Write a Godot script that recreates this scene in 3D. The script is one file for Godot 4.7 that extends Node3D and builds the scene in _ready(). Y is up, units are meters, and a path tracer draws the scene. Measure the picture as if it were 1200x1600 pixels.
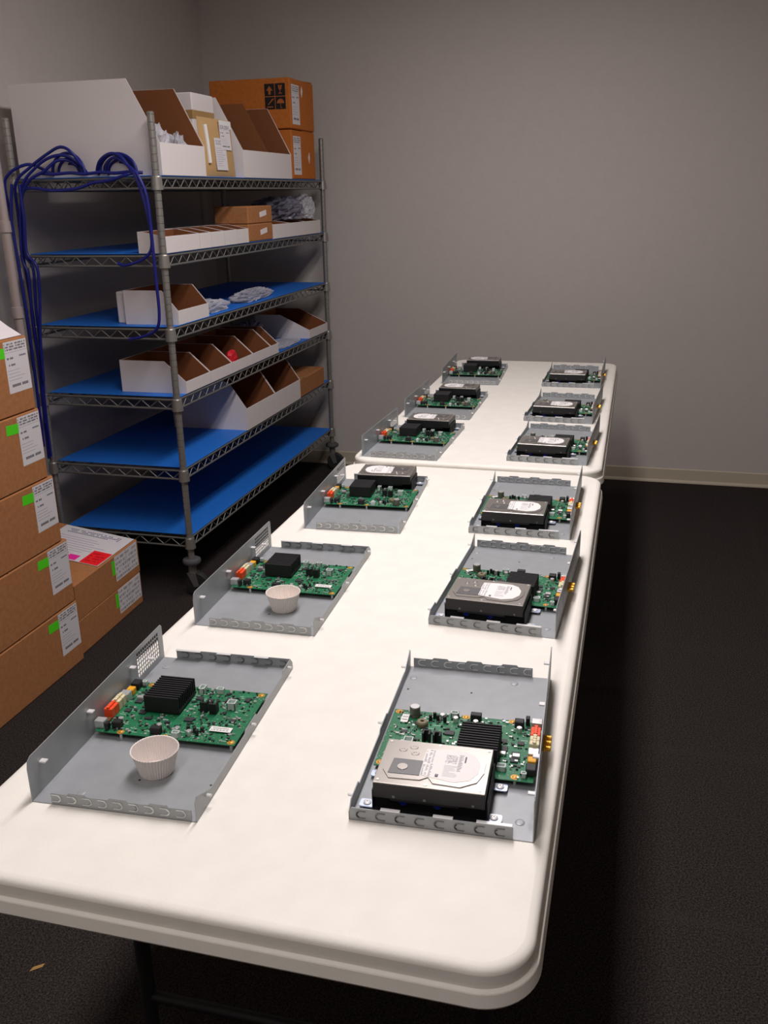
extends Node3D

# ---------------------------------------------------------------- constants of the place (metres, y up)
const TABLE_TOP := 0.74
const WALL_LEFT := -1.897
const WALL_BACK := -4.285
const WALL_RIGHT := 2.7
const WALL_FRONT := 2.6
const CEILING := 2.72
const SHELF_X := -1.1985      # line of the front posts of the wire shelving
const SHELF_Z := -2.335       # line of the near posts
const SHELF_W := 0.572
const SHELF_L := 1.823
const DECKS := [1.588, 1.324, 1.063, 0.802, 0.525, 0.247]

var M := {}
var used := {}
var rng := RandomNumberGenerator.new()


func _ready() -> void:
	rng.seed = 7
	# ---- camera
	var cam := Camera3D.new()
	cam.name = "camera"
	cam.position = Vector3(0.43835, 1.51429, 0.75589)
	cam.rotation = Vector3(-0.332382, 0.265152, -0.019195)
	cam.fov = 58.14
	cam.near = 0.05
	cam.far = 50.0
	add_child(cam)
	cam.current = true
	# ---- surroundings and exposure
	var env := Environment.new()
	env.background_mode = Environment.BG_COLOR
	env.background_color = Color(0, 0, 0)
	env.tonemap_mode = Environment.TONE_MAPPER_LINEAR
	env.tonemap_exposure = 1.15
	env.sdfgi_enabled = true
	env.ssao_enabled = true
	env.ssil_enabled = true
	var we := WorldEnvironment.new()
	we.name = "surroundings"
	we.environment = env
	add_child(we)
	make_materials()
	# ---- ceiling lamps: position, size, energy
	ceiling_lamp(Vector3(-0.04, CEILING, -1.0), Vector2(0.32, 1.2), 2.55, "fluorescent ceiling panel above the near folding table")
	ceiling_lamp(Vector3(-0.04, CEILING, -2.35), Vector2(0.32, 1.2), 1.75, "fluorescent ceiling panel above the far folding table")
	ceiling_lamp(Vector3(-0.04, CEILING, 1.05), Vector2(0.32, 1.2), 1.3, "fluorescent ceiling panel behind the viewer")
	# ---- large structure
	build_room()
	build_tables()
	build_shelving()
	build_trays()
	build_boxes()
	build_bins()
	build_bags()
	build_cables()
	build_small()


# ================================================================ helpers: nodes
func numbered(called: String) -> String:
	if not used.has(called):
		used[called] = 0
		return called
	used[called] += 1
	return "%s_%03d" % [called, used[called]]


func thing(called: String, label: String, category: String, at := Vector3.ZERO, turn := 0.0, group := "") -> Node3D:
	var o := Node3D.new()
	o.name = numbered(called)
	add_child(o)
	o.position = at
	o.rotation.y = turn
	tag(o, label, category, group)
	return o


func tag(o: Node3D, label: String, category: String, group := "") -> void:
	o.set_meta("label", label)
	o.set_meta("category", category)
	if group != "":
		o.set_meta("group", group)


func part(called: String, m: Mesh, mat: Material, parent: Node3D, at := Vector3.ZERO, turn := Vector3.ZERO) -> MeshInstance3D:
	var o := MeshInstance3D.new()
	o.name = called
	o.mesh = m
	o.material_override = mat
	o.position = at
	o.rotation = turn
	o.cast_shadow = GeometryInstance3D.SHADOW_CASTING_SETTING_ON
	parent.add_child(o, true)
	return o


func single(called: String, m: Mesh, mat: Material, label: String, category: String, at := Vector3.ZERO, turn := Vector3.ZERO, group := "") -> MeshInstance3D:
	var o := MeshInstance3D.new()
	o.name = numbered(called)
	o.mesh = m
	o.material_override = mat
	o.position = at
	o.rotation = turn
	add_child(o)
	tag(o, label, category, group)
	return o


func structure(called: String, m: Mesh, mat: Material, at: Vector3) -> MeshInstance3D:
	var o := MeshInstance3D.new()
	o.name = called
	o.mesh = m
	o.material_override = mat
	o.position = at
	add_child(o)
	o.set_meta("kind", "structure")
	return o


# ================================================================ helpers: shapes
func start() -> SurfaceTool:
	var st := SurfaceTool.new()
	st.begin(Mesh.PRIMITIVE_TRIANGLES)
	return st


func vert(st: SurfaceTool, p: Vector3, n: Vector3, uv := Vector2.ZERO) -> void:
	st.set_normal(n)
	st.set_uv(uv)
	st.add_vertex(p)


func face(st: SurfaceTool, pts: Array, hint: Vector3, uvs := []) -> void:
	var n: Vector3 = (pts[2] - pts[0]).cross(pts[1] - pts[0]).normalized()
	var rev := n.dot(hint) < 0.0
	if rev:
		n = -n
	for i in range(1, pts.size() - 1):
		var order := [0, i + 1, i] if rev else [0, i, i + 1]
		for k in order:
			vert(st, pts[k], n, uvs[k] if uvs.size() else Vector2.ZERO)


func smooth_quad(st: SurfaceTool, p: Array, n: Array) -> void:
	# p, n: four corners in order with their normals
	var f: Vector3 = (p[2] - p[0]).cross(p[1] - p[0])
	if f.length_squared() < 1e-20:
		f = (p[3] - p[0]).cross(p[2] - p[0])
	var rev: bool = f.dot(n[0] + n[1] + n[2] + n[3]) < 0.0
	for k in ([0, 2, 1, 0, 3, 2] if rev else [0, 1, 2, 0, 2, 3]):
		vert(st, p[k], n[k])


func add_box(st: SurfaceTool, size: Vector3, xf := Transform3D(), bevel := 0.0) -> void:
	var h := size * 0.5
	var b: float = minf(bevel, minf(h.x, minf(h.y, h.z)) * 0.9)
	var ax := [Vector3.RIGHT, Vector3.UP, Vector3.BACK]
	for a in 3:
		for s in [-1.0, 1.0]:
			var u := (a + 1) % 3
			var w := (a + 2) % 3
			var n: Vector3 = ax[a] * s
			var pts := []
			var uvs := []
			for c in [[-1, -1], [1, -1], [1, 1], [-1, 1]]:
				var p: Vector3 = n * h[a] + ax[u] * (h[u] - b) * c[0] + ax[w] * (h[w] - b) * c[1]
				pts.append(xf * p)
				var q := Vector3(p.x / size.x + 0.5, p.y / size.y + 0.5, p.z / size.z + 0.5)
				match a:
					0: uvs.append(Vector2(1.0 - q.z if s > 0 else q.z, 1.0 - q.y))
					1: uvs.append(Vector2(q.x, q.z))
					2: uvs.append(Vector2(q.x if s > 0 else 1.0 - q.x, 1.0 - q.y))
			face(st, pts, xf.basis * n, uvs)
			if b > 0.0:
				for t in [-1.0, 1.0]:
					# bevel strip between +-axis a and +-axis u
					var n2: Vector3 = ax[u] * t
					var strip := []
					for c in [-1.0, 1.0]:
						strip.append(xf * (n * h[a] + n2 * (h[u] - b) + ax[w] * (h[w] - b) * c))
					for c in [1.0, -1.0]:
						strip.append(xf * (n * (h[a] - b) + n2 * h[u] + ax[w] * (h[w] - b) * c))
					face(st, strip, xf.basis * (n + n2))
	if b > 0.0:
		for sx in [-1.0, 1.0]:
			for sy in [-1.0, 1.0]:
				for sz in [-1.0, 1.0]:
					var s3 := Vector3(sx, sy, sz)
					face(st, [xf * (s3 * Vector3(h.x, h.y - b, h.z - b)), xf * (s3 * Vector3(h.x - b, h.y, h.z - b)), xf * (s3 * Vector3(h.x - b, h.y - b, h.z))], xf.basis * s3)


func box(size: Vector3, bevel := 0.0) -> ArrayMesh:
	var st := start()
	add_box(st, size, Transform3D(), bevel)
	return st.commit()


func at(x: float, y: float, z: float) -> Transform3D:
	return Transform3D(Basis(), Vector3(x, y, z))


func add_lathe(st: SurfaceTool, profile: Array, segs: int, xf := Transform3D()) -> void:
	# profile: Vector2(radius, height) from bottom to top; smooth round, creased along the profile
	for i in profile.size() - 1:
		var a: Vector2 = profile[i]
		var b: Vector2 = profile[i + 1]
		var d := b - a
		if d.length() < 1e-6:
			continue
		var nn := Vector2(d.y, -d.x).normalized()
		for k in segs:
			var t0 := TAU * k / segs
			var t1 := TAU * (k + 1) / segs
			var c0 := Vector3(cos(t0), 0, sin(t0))
			var c1 := Vector3(cos(t1), 0, sin(t1))
			var p := [xf * (c0 * a.x + Vector3.UP * a.y), xf * (c1 * a.x + Vector3.UP * a.y), xf * (c1 * b.x + Vector3.UP * b.y), xf * (c0 * b.x + Vector3.UP * b.y)]
			var n0 := (xf.basis * (c0 * nn.x + Vector3.UP * nn.y)).normalized()
			var n1 := (xf.basis * (c1 * nn.x + Vector3.UP * nn.y)).normalized()
			smooth_quad(st, p, [n0, n1, n1, n0])


func lathe(profile: Array, segs := 16) -> ArrayMesh:
	var st := start()
	add_lathe(st, profile, segs)
	return st.commit()


func cyl(r: float, h: float, segs := 14, bevel := 0.0) -> ArrayMesh:
	# a cylinder standing on its base
	return lathe([Vector2(0, 0), Vector2(r, 0), Vector2(r, h - bevel), Vector2(r - bevel, h), Vector2(0, h)], segs)


func add_tube(st: SurfaceTool, pts: Array, r: float, segs := 6) -> void:
	var rings := []
	var norms := []
	var side := Vector3.ZERO
	for i in pts.size():
		var dir: Vector3 = (pts[mini(i + 1, pts.size() - 1)] - pts[maxi(i - 1, 0)]).normalized()
		if side == Vector3.ZERO:
			side = dir.cross(Vector3.UP if absf(dir.y) < 0.9 else Vector3.RIGHT).normalized()
		side = (side - dir * side.dot(dir)).normalized()
		var up := dir.cross(side)
		var ring := []
		var nr := []
		for k in segs:
			var t := TAU * k / segs
			var n := side * cos(t) + up * sin(t)
			ring.append(pts[i] + n * r)
			nr.append(n)
		rings.append(ring)
		norms.append(nr)
	for i in pts.size() - 1:
		for k in segs:
			var j := (k + 1) % segs
			smooth_quad(st, [rings[i][k], rings[i][j], rings[i + 1][j], rings[i + 1][k]], [norms[i][k], norms[i][j], norms[i + 1][j], norms[i + 1][k]])
	face(st, rings[0], pts[0] - pts[1])
	face(st, rings[-1], pts[-1] - pts[-2])


func tube(pts: Array, r: float, segs := 6) -> ArrayMesh:
	var st := start()
	add_tube(st, pts, r, segs)
	return st.commit()


func curve(pts: Array, sub := 6) -> Array:
	var out := []
	for i in pts.size() - 1:
		var p0: Vector3 = pts[maxi(i - 1, 0)]
		var p1: Vector3 = pts[i]
		var p2: Vector3 = pts[i + 1]
		var p3: Vector3 = pts[mini(i + 2, pts.size() - 1)]
		for k in sub:
			var t := float(k) / sub
			out.append(p1.cubic_interpolate(p2, p0, p3, t))
	out.append(pts[-1])
	return out


func add_prism(st: SurfaceTool, poly: Array, d0: float, d1: float, xf := Transform3D()) -> void:
	# poly in the xy plane, extruded along z from d0 to d1
	var pk := PackedVector2Array(poly)
	var lo := pk[0]
	var hi := pk[0]
	for p in pk:
		lo = lo.min(p)
		hi = hi.max(p)
	var tris := Geometry2D.triangulate_polygon(pk)
	for side in 2:
		var d := d0 if side == 0 else d1
		var n := Vector3(0, 0, (-1.0 if d0 < d1 else 1.0) * (1 if side == 0 else -1))
		for i in range(0, tris.size(), 3):
			var pts := []
			var uvs := []
			for k in 3:
				var q := pk[tris[i + k]]
				pts.append(xf * Vector3(q.x, q.y, d))
				uvs.append(Vector2((q.x - lo.x) / (hi.x - lo.x), 1.0 - (q.y - lo.y) / (hi.y - lo.y)))
			face(st, pts, xf.basis * n, uvs)
	var s := 1.0 if Geometry2D.is_polygon_clockwise(pk) else -1.0
	for i in pk.size():
		var a := pk[i]
		var b := pk[(i + 1) % pk.size()]
		var e := b - a
		var n := Vector3(-e.y, e.x, 0) * s
		face(st, [xf * Vector3(a.x, a.y, d0), xf * Vector3(b.x, b.y, d0), xf * Vector3(b.x, b.y, d1), xf * Vector3(a.x, a.y, d1)], xf.basis * n)


func prism(poly: Array, d0: float, d1: float, xf := Transform3D()) -> ArrayMesh:
	var st := start()
	add_prism(st, poly, d0, d1, xf)
	return st.commit()


# a basis that lays an xy outline flat on the ground: outline y becomes -z (away), extrusion becomes up
func flat() -> Transform3D:
	return Transform3D(Basis(Vector3.RIGHT, Vector3.FORWARD, Vector3.UP), Vector3.ZERO)


func outline(hx: float, hz: float, r: float, n := 8) -> Array:
	var out := []
	for c in 4:
		var cx: float = [1, -1, -1, 1][c] * (hx - r)
		var cz: float = [1, 1, -1, -1][c] * (hz - r)
		for k in n + 1:
			var t: float = PI * 0.5 * (c + float(k) / n)
			out.append(Vector2(cx + r * cos(t), cz + r * sin(t)))
	return out


func bag(size: Vector3, seed_: int, rough := 0.35, rows := 26, cols := 44) -> ArrayMesh:
	# a crumpled pouch of film, faceted by its creases, resting on its underside
	var ns := FastNoiseLite.new()
	ns.seed = seed_
	ns.frequency = 1.0
	ns.fractal_octaves = 3
	ns.noise_type = FastNoiseLite.TYPE_SIMPLEX
	ns.fractal_type = FastNoiseLite.FRACTAL_RIDGED
	var pts := []
	for i in rows + 1:
		var row := []
		var th := PI * i / rows
		for j in cols:
			var ph := TAU * j / cols
			var d := Vector3(sin(th) * cos(ph), cos(th), sin(th) * sin(ph))
			var e := Vector3(signf(d.x) * pow(absf(d.x), 0.7), d.y, signf(d.z) * pow(absf(d.z), 0.7))
			var k := 1.0 + rough * (ns.get_noise_3dv(d * 1.6 + Vector3.ONE * seed_) - 0.25)
			var p := e * k * size * 0.5
			p.y = maxf(p.y + size.y * 0.30, 0.0) / 1.2
			row.append(p)
		pts.append(row)
	var st := start()
	for i in rows:
		for j in cols:
			var q := (j + 1) % cols
			for v in [pts[i][j], pts[i][q], pts[i + 1][q], pts[i][j], pts[i + 1][q], pts[i + 1][j]]:
				st.set_smooth_group(-1)
				st.set_uv(Vector2.ZERO)
				st.add_vertex(v)
	st.generate_normals()
	return st.commit()


# ================================================================ materials
func mat(albedo: Color, rough := 0.7, metal := 0.0, spec := 0.5) -> StandardMaterial3D:
	var m := StandardMaterial3D.new()
	m.albedo_color = albedo
	m.roughness = rough
	m.metallic = metal
	m.metallic_specular = spec
	return m


func noise_tex(freq: float, lo: Color, hi: Color, seed_: int, size := 512, octaves := 4, normal := false, bump := 1.0) -> NoiseTexture2D:
	var n := FastNoiseLite.new()
	n.seed = seed_
	n.frequency = freq
	n.fractal_octaves = octaves
	var t := NoiseTexture2D.new()
	t.width = size
	t.height = size
	t.seamless = true
	t.noise = n
	t.as_normal_map = normal
	t.bump_strength = bump
	if not normal:
		var g := Gradient.new()
		g.set_color(0, lo)
		g.set_color(1, hi)
		t.color_ramp = g
	return t


func triplanar(m: StandardMaterial3D, scale_: float) -> void:
	m.uv1_triplanar = true
	m.uv1_world_triplanar = true
	m.uv1_scale = Vector3.ONE * scale_


func make_materials() -> void:
	# setting
	M.wall = mat(Color(1, 1, 1), 0.85, 0, 0.3)
	M.wall.albedo_texture = noise_tex(0.02, Color(0.765, 0.738, 0.706), Color(0.779, 0.752, 0.720), 3)
	M.wall.normal_enabled = true
	M.wall.normal_texture = noise_tex(0.12, Color.BLACK, Color.WHITE, 4, 512, 3, true, 1.2)
	M.wall.normal_scale = 0.08
	triplanar(M.wall, 1.6)
	M.carpet = mat(Color(1, 1, 1), 0.97, 0, 0.15)
	M.carpet.albedo_texture = noise_tex(0.11, Color(0.10, 0.09, 0.085), Color(0.34, 0.31, 0.295), 11, 1024, 5)
	M.carpet.heightmap_enabled = false
	M.carpet.normal_enabled = true
	M.carpet.normal_texture = noise_tex(0.2, Color.BLACK, Color.WHITE, 12, 1024, 4, true, 6.0)
	triplanar(M.carpet, 1.5)
	M.ceiling = mat(Color(0.76, 0.75, 0.73), 0.95, 0, 0.2)
	M.baseboard = mat(Color(0.74, 0.70, 0.61), 0.6)
	M.lampframe = mat(Color(0.9, 0.9, 0.88), 0.5)
	M.glow = mat(Color(0.95, 0.94, 0.9), 0.6)
	M.glow.emission_enabled = true
	M.glow.emission = Color(1.0, 0.96, 0.87)
	M.glow.emission_energy_multiplier = 1.6
	# table
	M.plastic = mat(Color(1, 1, 1), 0.5, 0, 0.4)
	M.plastic.albedo_texture = noise_tex(0.012, Color(0.945, 0.93, 0.885), Color(0.965, 0.955, 0.91), 21)
	M.plastic.normal_enabled = true
	M.plastic.normal_texture = noise_tex(0.25, Color.BLACK, Color.WHITE, 22, 512, 2, true, 1.0)
	M.plastic.normal_scale = 0.18
	triplanar(M.plastic, 2.2)
	M.legmetal = mat(Color(0.20, 0.20, 0.205), 0.45, 0.5)
	# trays
	M.steel = mat(Color(1, 1, 1), 0.40, 0.2, 0.4)
	M.steel.albedo_texture = noise_tex(0.03, Color(0.610, 0.625, 0.630), Color(0.645, 0.660, 0.665), 31, 256)
	triplanar(M.steel, 3.0)
	M.bright = mat(Color(0.88, 0.88, 0.87), 0.45, 0.25)
	M.slot = mat(Color(0.50, 0.51, 0.51), 0.5, 0.3)
	M.zinc = mat(Color(0.80, 0.85, 0.93), 0.35, 0.6)
	M.gold = mat(Color(0.97, 0.74, 0.26), 0.3, 0.6)
	M.pcb = mat(Color(1, 1, 1), 0.45, 0, 0.5)
	M.pcb.albedo_texture = ImageTexture.create_from_image(pcb_image())
	M.pad = mat(Color(0.80, 0.60, 0.26), 0.4, 0.4)
	M.black = mat(Color(0.10, 0.10, 0.105), 0.5)
	M.matteblack = mat(Color(0.075, 0.075, 0.08), 0.6)
	M.chip = mat(Color(0.19, 0.195, 0.20), 0.5)
	M.white = mat(Color(0.88, 0.88, 0.86), 0.5)
	M.milky = mat(Color(0.78, 0.83, 0.80), 0.4)
	M.silver = mat(Color(0.86, 0.86, 0.85), 0.3, 0.6)
	M.sleeve = mat(Color(0.40, 0.41, 0.36), 0.4, 0.2)
	M.coil = mat(Color(0.50, 0.46, 0.36), 0.6)
	M.orange = mat(Color(0.95, 0.33, 0.14), 0.45)
	M.cream = mat(Color(0.88, 0.84, 0.68), 0.5)
	M.yellow = mat(Color(0.92, 0.66, 0.12), 0.45)
	M.brown = mat(Color(0.42, 0.26, 0.14), 0.5)
	M.drivebody = mat(Color(0.15, 0.15, 0.155), 0.45, 0.4)
	M.cover = mat(Color(0.66, 0.64, 0.61), 0.32, 0.75)
	M.plate = mat(Color(0.42, 0.42, 0.42), 0.4, 0.4)
	M.drivelabel = mat(Color(1, 1, 1), 0.5)
	M.drivelabel.albedo_texture = ImageTexture.create_from_image(drive_label_image())
	M.blue = mat(Color(0.05, 0.16, 0.62), 0.4)
	M.boardlabel = mat(Color(1, 1, 1), 0.5)
	M.boardlabel.albedo_texture = ImageTexture.create_from_image(board_label_image())
	# cardboard and paper
	M.kraft = mat(Color(1, 1, 1), 0.85, 0, 0.25)
	M.kraft.albedo_texture = noise_tex(0.03, Color(0.63, 0.425, 0.27), Color(0.70, 0.485, 0.315), 41)
	triplanar(M.kraft, 3.0)
	M.orangebox = mat(Color(1, 1, 1), 0.8, 0, 0.3)
	M.orangebox.albedo_texture = noise_tex(0.03, Color(0.70, 0.40, 0.17), Color(0.77, 0.45, 0.20), 42)
	triplanar(M.orangebox, 3.0)
	M.innerkraft = mat(Color(0.50, 0.315, 0.20), 0.9, 0, 0.2)
	M.whitebox = mat(Color(0.87, 0.845, 0.83), 0.75, 0, 0.35)
	M.tape = mat(Color(0.66, 0.52, 0.31), 0.35)
	M.labels = []
	for i in 3:
		var l := mat(Color(1, 1, 1), 0.55)
		l.albedo_texture = ImageTexture.create_from_image(label_image(i))
		M.labels.append(l)
	M.green = mat(Color(0.33, 0.86, 0.10), 0.6)
	M.red = mat(Color(1, 1, 1), 0.6)
	M.red.albedo_texture = ImageTexture.create_from_image(red_image())
	M.pink = mat(Color(0.94, 0.16, 0.62), 0.6)
	M.paper = mat(Color(0.90, 0.87, 0.87), 0.8)
	M.icons = mat(Color(1, 1, 1), 0.8)
	M.icons.albedo_texture = ImageTexture.create_from_image(icon_image())
	M.envelope = mat(Color(0.74, 0.60, 0.40), 0.6)
	M.cup = mat(Color(0.945, 0.91, 0.875), 0.7)
	M.cup.backlight_enabled = true
	M.cup.backlight = Color(0.10, 0.09, 0.08)
	# shelving
	M.chrome = mat(Color(0.60, 0.59, 0.56), 0.40, 0.6)
	M.palepost = mat(Color(0.68, 0.63, 0.61), 0.5, 0.2)
	M.wire = mat(Color(0.50, 0.50, 0.48), 0.42, 0.55)
	M.rubber = mat(Color(0.13, 0.13, 0.13), 0.7)
	M.greyrubber = mat(Color(0.30, 0.30, 0.31), 0.7)
	M.liner = mat(Color(0.14, 0.45, 0.82), 0.5, 0, 0.4)
	M.cable = mat(Color(0.05, 0.09, 0.46), 0.45)
	M.film = mat(Color(0.86, 0.86, 0.88, 0.55), 0.32)
	M.film.transparency = BaseMaterial3D.TRANSPARENCY_ALPHA
	M.greyfilm = mat(Color(0.52, 0.51, 0.56, 0.72), 0.32)
	M.greyfilm.transparency = BaseMaterial3D.TRANSPARENCY_ALPHA
	M.sack = mat(Color(0.04, 0.04, 0.045), 0.35)


# ---- printed surfaces
func dab(im: Image, x: int, y: int, w: int, h: int, c: Color) -> void:
	im.fill_rect(Rect2i(x, y, w, h), c)


func pcb_image() -> Image:
	var r := RandomNumberGenerator.new()
	r.seed = 5
	var im := Image.create(666, 450, false, Image.FORMAT_RGB8)
	im.fill(Color(0.075, 0.43, 0.27))
	for i in 60:
		dab(im, r.randi() % 640, r.randi() % 430, 10 + r.randi() % 70, 8 + r.randi() % 40, Color(0.065, 0.39, 0.245) if i % 2 else Color(0.085, 0.47, 0.30))
	for i in 260:
		var c := Color(0.12, 0.53, 0.35)
		if i % 3:
			dab(im, r.randi() % 660, r.randi() % 440, 14 + r.randi() % 60, 2, c)
		else:
			dab(im, r.randi() % 660, r.randi() % 440, 2, 14 + r.randi() % 50, c)
	for i in 420:
		var p := Vector2i(r.randi() % 655, r.randi() % 440)
		dab(im, p.x, p.y, 2 + r.randi() % 4, 2 + r.randi() % 3, Color(0.72, 0.76, 0.68) if i % 4 else Color(0.78, 0.62, 0.3))
	for i in 70:
		var p := Vector2i(r.randi() % 620, r.randi() % 430)
		for k in 4 + r.randi() % 4:
			dab(im, p.x + k * 5, p.y, 3, 6, Color(0.70, 0.80, 0.72))
	return im


func drive_label_image() -> Image:
	var r := RandomNumberGenerator.new()
	r.seed = 9
	var im := Image.create(420, 300, false, Image.FORMAT_RGB8)
	im.fill(Color(0.95, 0.94, 0.92))
	# block of upright print near the left end
	for col in 3:
		for row in 22:
			if r.randf() < 0.8:
				dab(im, 16 + col * 26, 20 + row * 12, 8 + r.randi() % 12, 7, Color(0.58, 0.58, 0.60))
	# data matrix block and printed lines
	for row in 16:
		for col in 12:
			if r.randf() < 0.6:
				dab(im, 168 + col * 7, 50 + row * 5, 6, 4, Color(0.60, 0.60, 0.62))
	for row in 20:
		dab(im, 262, 40 + row * 8, 20 + r.randi() % 16, 4, Color(0.50, 0.50, 0.52))
	for row in 10:
		dab(im, 168, 150 + row * 11, 40 + r.randi() % 70, 4, Color(0.70, 0.70, 0.71))
	dab(im, 305, 50, 10, 60, Color(0.25, 0.25, 0.27))
	dab(im, 120, 240, 22, 28, Color(0.22, 0.22, 0.24))
	dab(im, 125, 246, 12, 5, Color(0.8, 0.8, 0.8))
	return im


func board_label_image() -> Image:
	var im := Image.create(160, 60, false, Image.FORMAT_RGB8)
	im.fill(Color(0.93, 0.93, 0.9))
	for k in 22:
		dab(im, 18 + k * 6, 12, 1 + (k * 7) % 4, 14, Color(0.3, 0.3, 0.3))
	for k in 12:
		dab(im, 24 + k * 10, 36, 7, 9, Color(0.35, 0.35, 0.35))
	return im


func label_image(style: int) -> Image:
	var r := RandomNumberGenerator.new()
	r.seed = 70 + style
	var w := 256
	var h := 384
	if style == 1:
		w = 384
		h = 224
	var im := Image.create(w, h, false, Image.FORMAT_RGB8)
	im.fill(Color(0.86, 0.845, 0.845))
	if style == 0:
		var ink := Color(0.20, 0.20, 0.26)
		for row in 3:
			for k in 34:
				if r.randf() < 0.72:
					dab(im, 8 + k * 7, 14 + row * 20, 5, 12, ink)
		dab(im, 0, 80, w, 2, Color(0.5, 0.5, 0.55))
		for row in 2:
			for k in 6:
				if r.randf() < 0.85:
					dab(im, 20 + k * 12 + row * 14, 118 + row * 50, 9, 14, ink)
		for k in 7:
			dab(im, 160 + k * 11, 112, 8, 12, Color(0.3, 0.3, 0.36))
		for row in 4:
			dab(im, 14, 214 + row * 24, 120 + r.randi() % 100, 3, Color(0.58, 0.57, 0.62))
		for k in 13:
			if k != 7:
				dab(im, 40 + k * 14, 320, 10, 20, ink)
	elif style == 1:
		for row in 5:
			for k in 44:
				if r.randf() < 0.55:
					dab(im, 14 + k * 8, 20 + row * 42, 5, 16 + r.randi() % 12, Color(0.38, 0.38, 0.40))
		dab(im, 0, 106, w, 3, Color(0.5, 0.5, 0.5))
		dab(im, 190, 0, 3, 106, Color(0.5, 0.5, 0.5))
	else:
		for row in 3:
			for k in 24:
				if r.randf() < 0.7:
					dab(im, 30 + k * 8, 30 + row * 18, 6, 10, Color(0.4, 0.4, 0.5))
		for row in 9:
			dab(im, 24, 120 + row * 26, 80 + r.randi() % 120, 5, Color(0.62, 0.60, 0.66))
	return im


func red_image() -> Image:
	var r := RandomNumberGenerator.new()
	r.seed = 4
	var im := Image.create(160, 100, false, Image.FORMAT_RGB8)
	im.fill(Color(0.98, 0.10, 0.13))
	for row in 4:
		for k in 16:
			if r.randf() < 0.75:
				dab(im, 14 + k * 8, 16 + row * 19, 6, 10, Color(0.70, 0.02, 0.06))
	return im


func icon_image() -> Image:
	# four handling marks in a square: this way up, fragile glass, heart-shaped hands, keep dry
	var im := Image.create(256, 256, false, Image.FORMAT_RGB8)
	var ink := Color(0.07, 0.05, 0.05)
	var card := Color(0.66, 0.36, 0.15)
	im.fill(card)
	for c in [[0, 0], [132, 0], [0, 132], [132, 132]]:
		dab(im, c[0], c[1], 124, 124, ink)
	for y in 50:                                   # arrow
		var half := int(y * 0.8)
		dab(im, 62 - half, 20 + y, half * 2 + 1, 1, card)
	dab(im, 48, 68, 28, 40, card)
	for y in 44:                                   # glass
		var half := 26 - int(y * 0.25)
		dab(im, 194 - half, 18 + y, half * 2, 1, card)
	dab(im, 190, 62, 8, 32, card)
	dab(im, 172, 94, 44, 8, card)
	dab(im, 192, 18, 4, 26, ink)
	for y in 60:                                   # slanted hand
		dab(im, 92 - y, 150 + y, 26 - int(y * 0.3), 1, card)
	dab(im, 24, 226, 76, 10, card)
	for y in 46:                                   # umbrella
		var half := int(sqrt(maxf(0.0, 2116.0 - (46.0 - y) * (46.0 - y))))
		dab(im, 194 - half, 152 + y, half * 2, 1, card)
	dab(im, 191, 196, 6, 44, card)
	dab(im, 191, 238, 22, 6, card)
	return im


# ================================================================ the room
func build_room() -> void:
	var w := WALL_RIGHT - WALL_LEFT
	var l := WALL_FRONT - WALL_BACK
	var mx := (WALL_RIGHT + WALL_LEFT) / 2
	var mz := (WALL_FRONT + WALL_BACK) / 2
	structure("floor", box(Vector3(w + 0.3, 0.15, l + 0.3)), M.carpet, Vector3(mx, -0.075, mz))
	structure("ceiling", box(Vector3(w + 0.3, 0.15, l + 0.3)), M.ceiling, Vector3(mx, CEILING + 0.075, mz))
	structure("wall_left", box(Vector3(0.15, CEILING, l + 0.3)), M.wall, Vector3(WALL_LEFT - 0.075, CEILING / 2, mz))
	structure("wall_right", box(Vector3(0.15, CEILING, l + 0.3)), M.wall, Vector3(WALL_RIGHT + 0.075, CEILING / 2, mz))
	structure("wall_back", box(Vector3(w, CEILING, 0.15)), M.wall, Vector3(mx, CEILING / 2, WALL_BACK - 0.075))
	structure("wall_front", box(Vector3(w, CEILING, 0.15)), M.wall, Vector3(mx, CEILING / 2, WALL_FRONT + 0.075))
	# cove base: thin upright strip that flares into a toe
	var prof := [Vector2(0, 0), Vector2(0.016, 0), Vector2(0.015, 0.006), Vector2(0.007, 0.016), Vector2(0.005, 0.072), Vector2(0.0, 0.077)]
	var along_x := Transform3D(Basis(Vector3.BACK, Vector3.UP, Vector3.RIGHT), Vector3.ZERO)
	structure("baseboard_back", prism(prof, 0, w, along_x), M.baseboard, Vector3(WALL_LEFT, 0, WALL_BACK))
	var along_z := Transform3D(Basis(Vector3.RIGHT, Vector3.UP, Vector3.BACK), Vector3.ZERO)
	structure("baseboard_left", prism(prof, 0.016, l, along_z), M.baseboard, Vector3(WALL_LEFT, 0, WALL_BACK))
	var back_z := Transform3D(Basis(Vector3.LEFT, Vector3.UP, Vector3.BACK), Vector3.ZERO)
	structure("baseboard_right", prism(prof, 0.016, l, back_z), M.baseboard, Vector3(WALL_RIGHT, 0, WALL_BACK))


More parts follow.
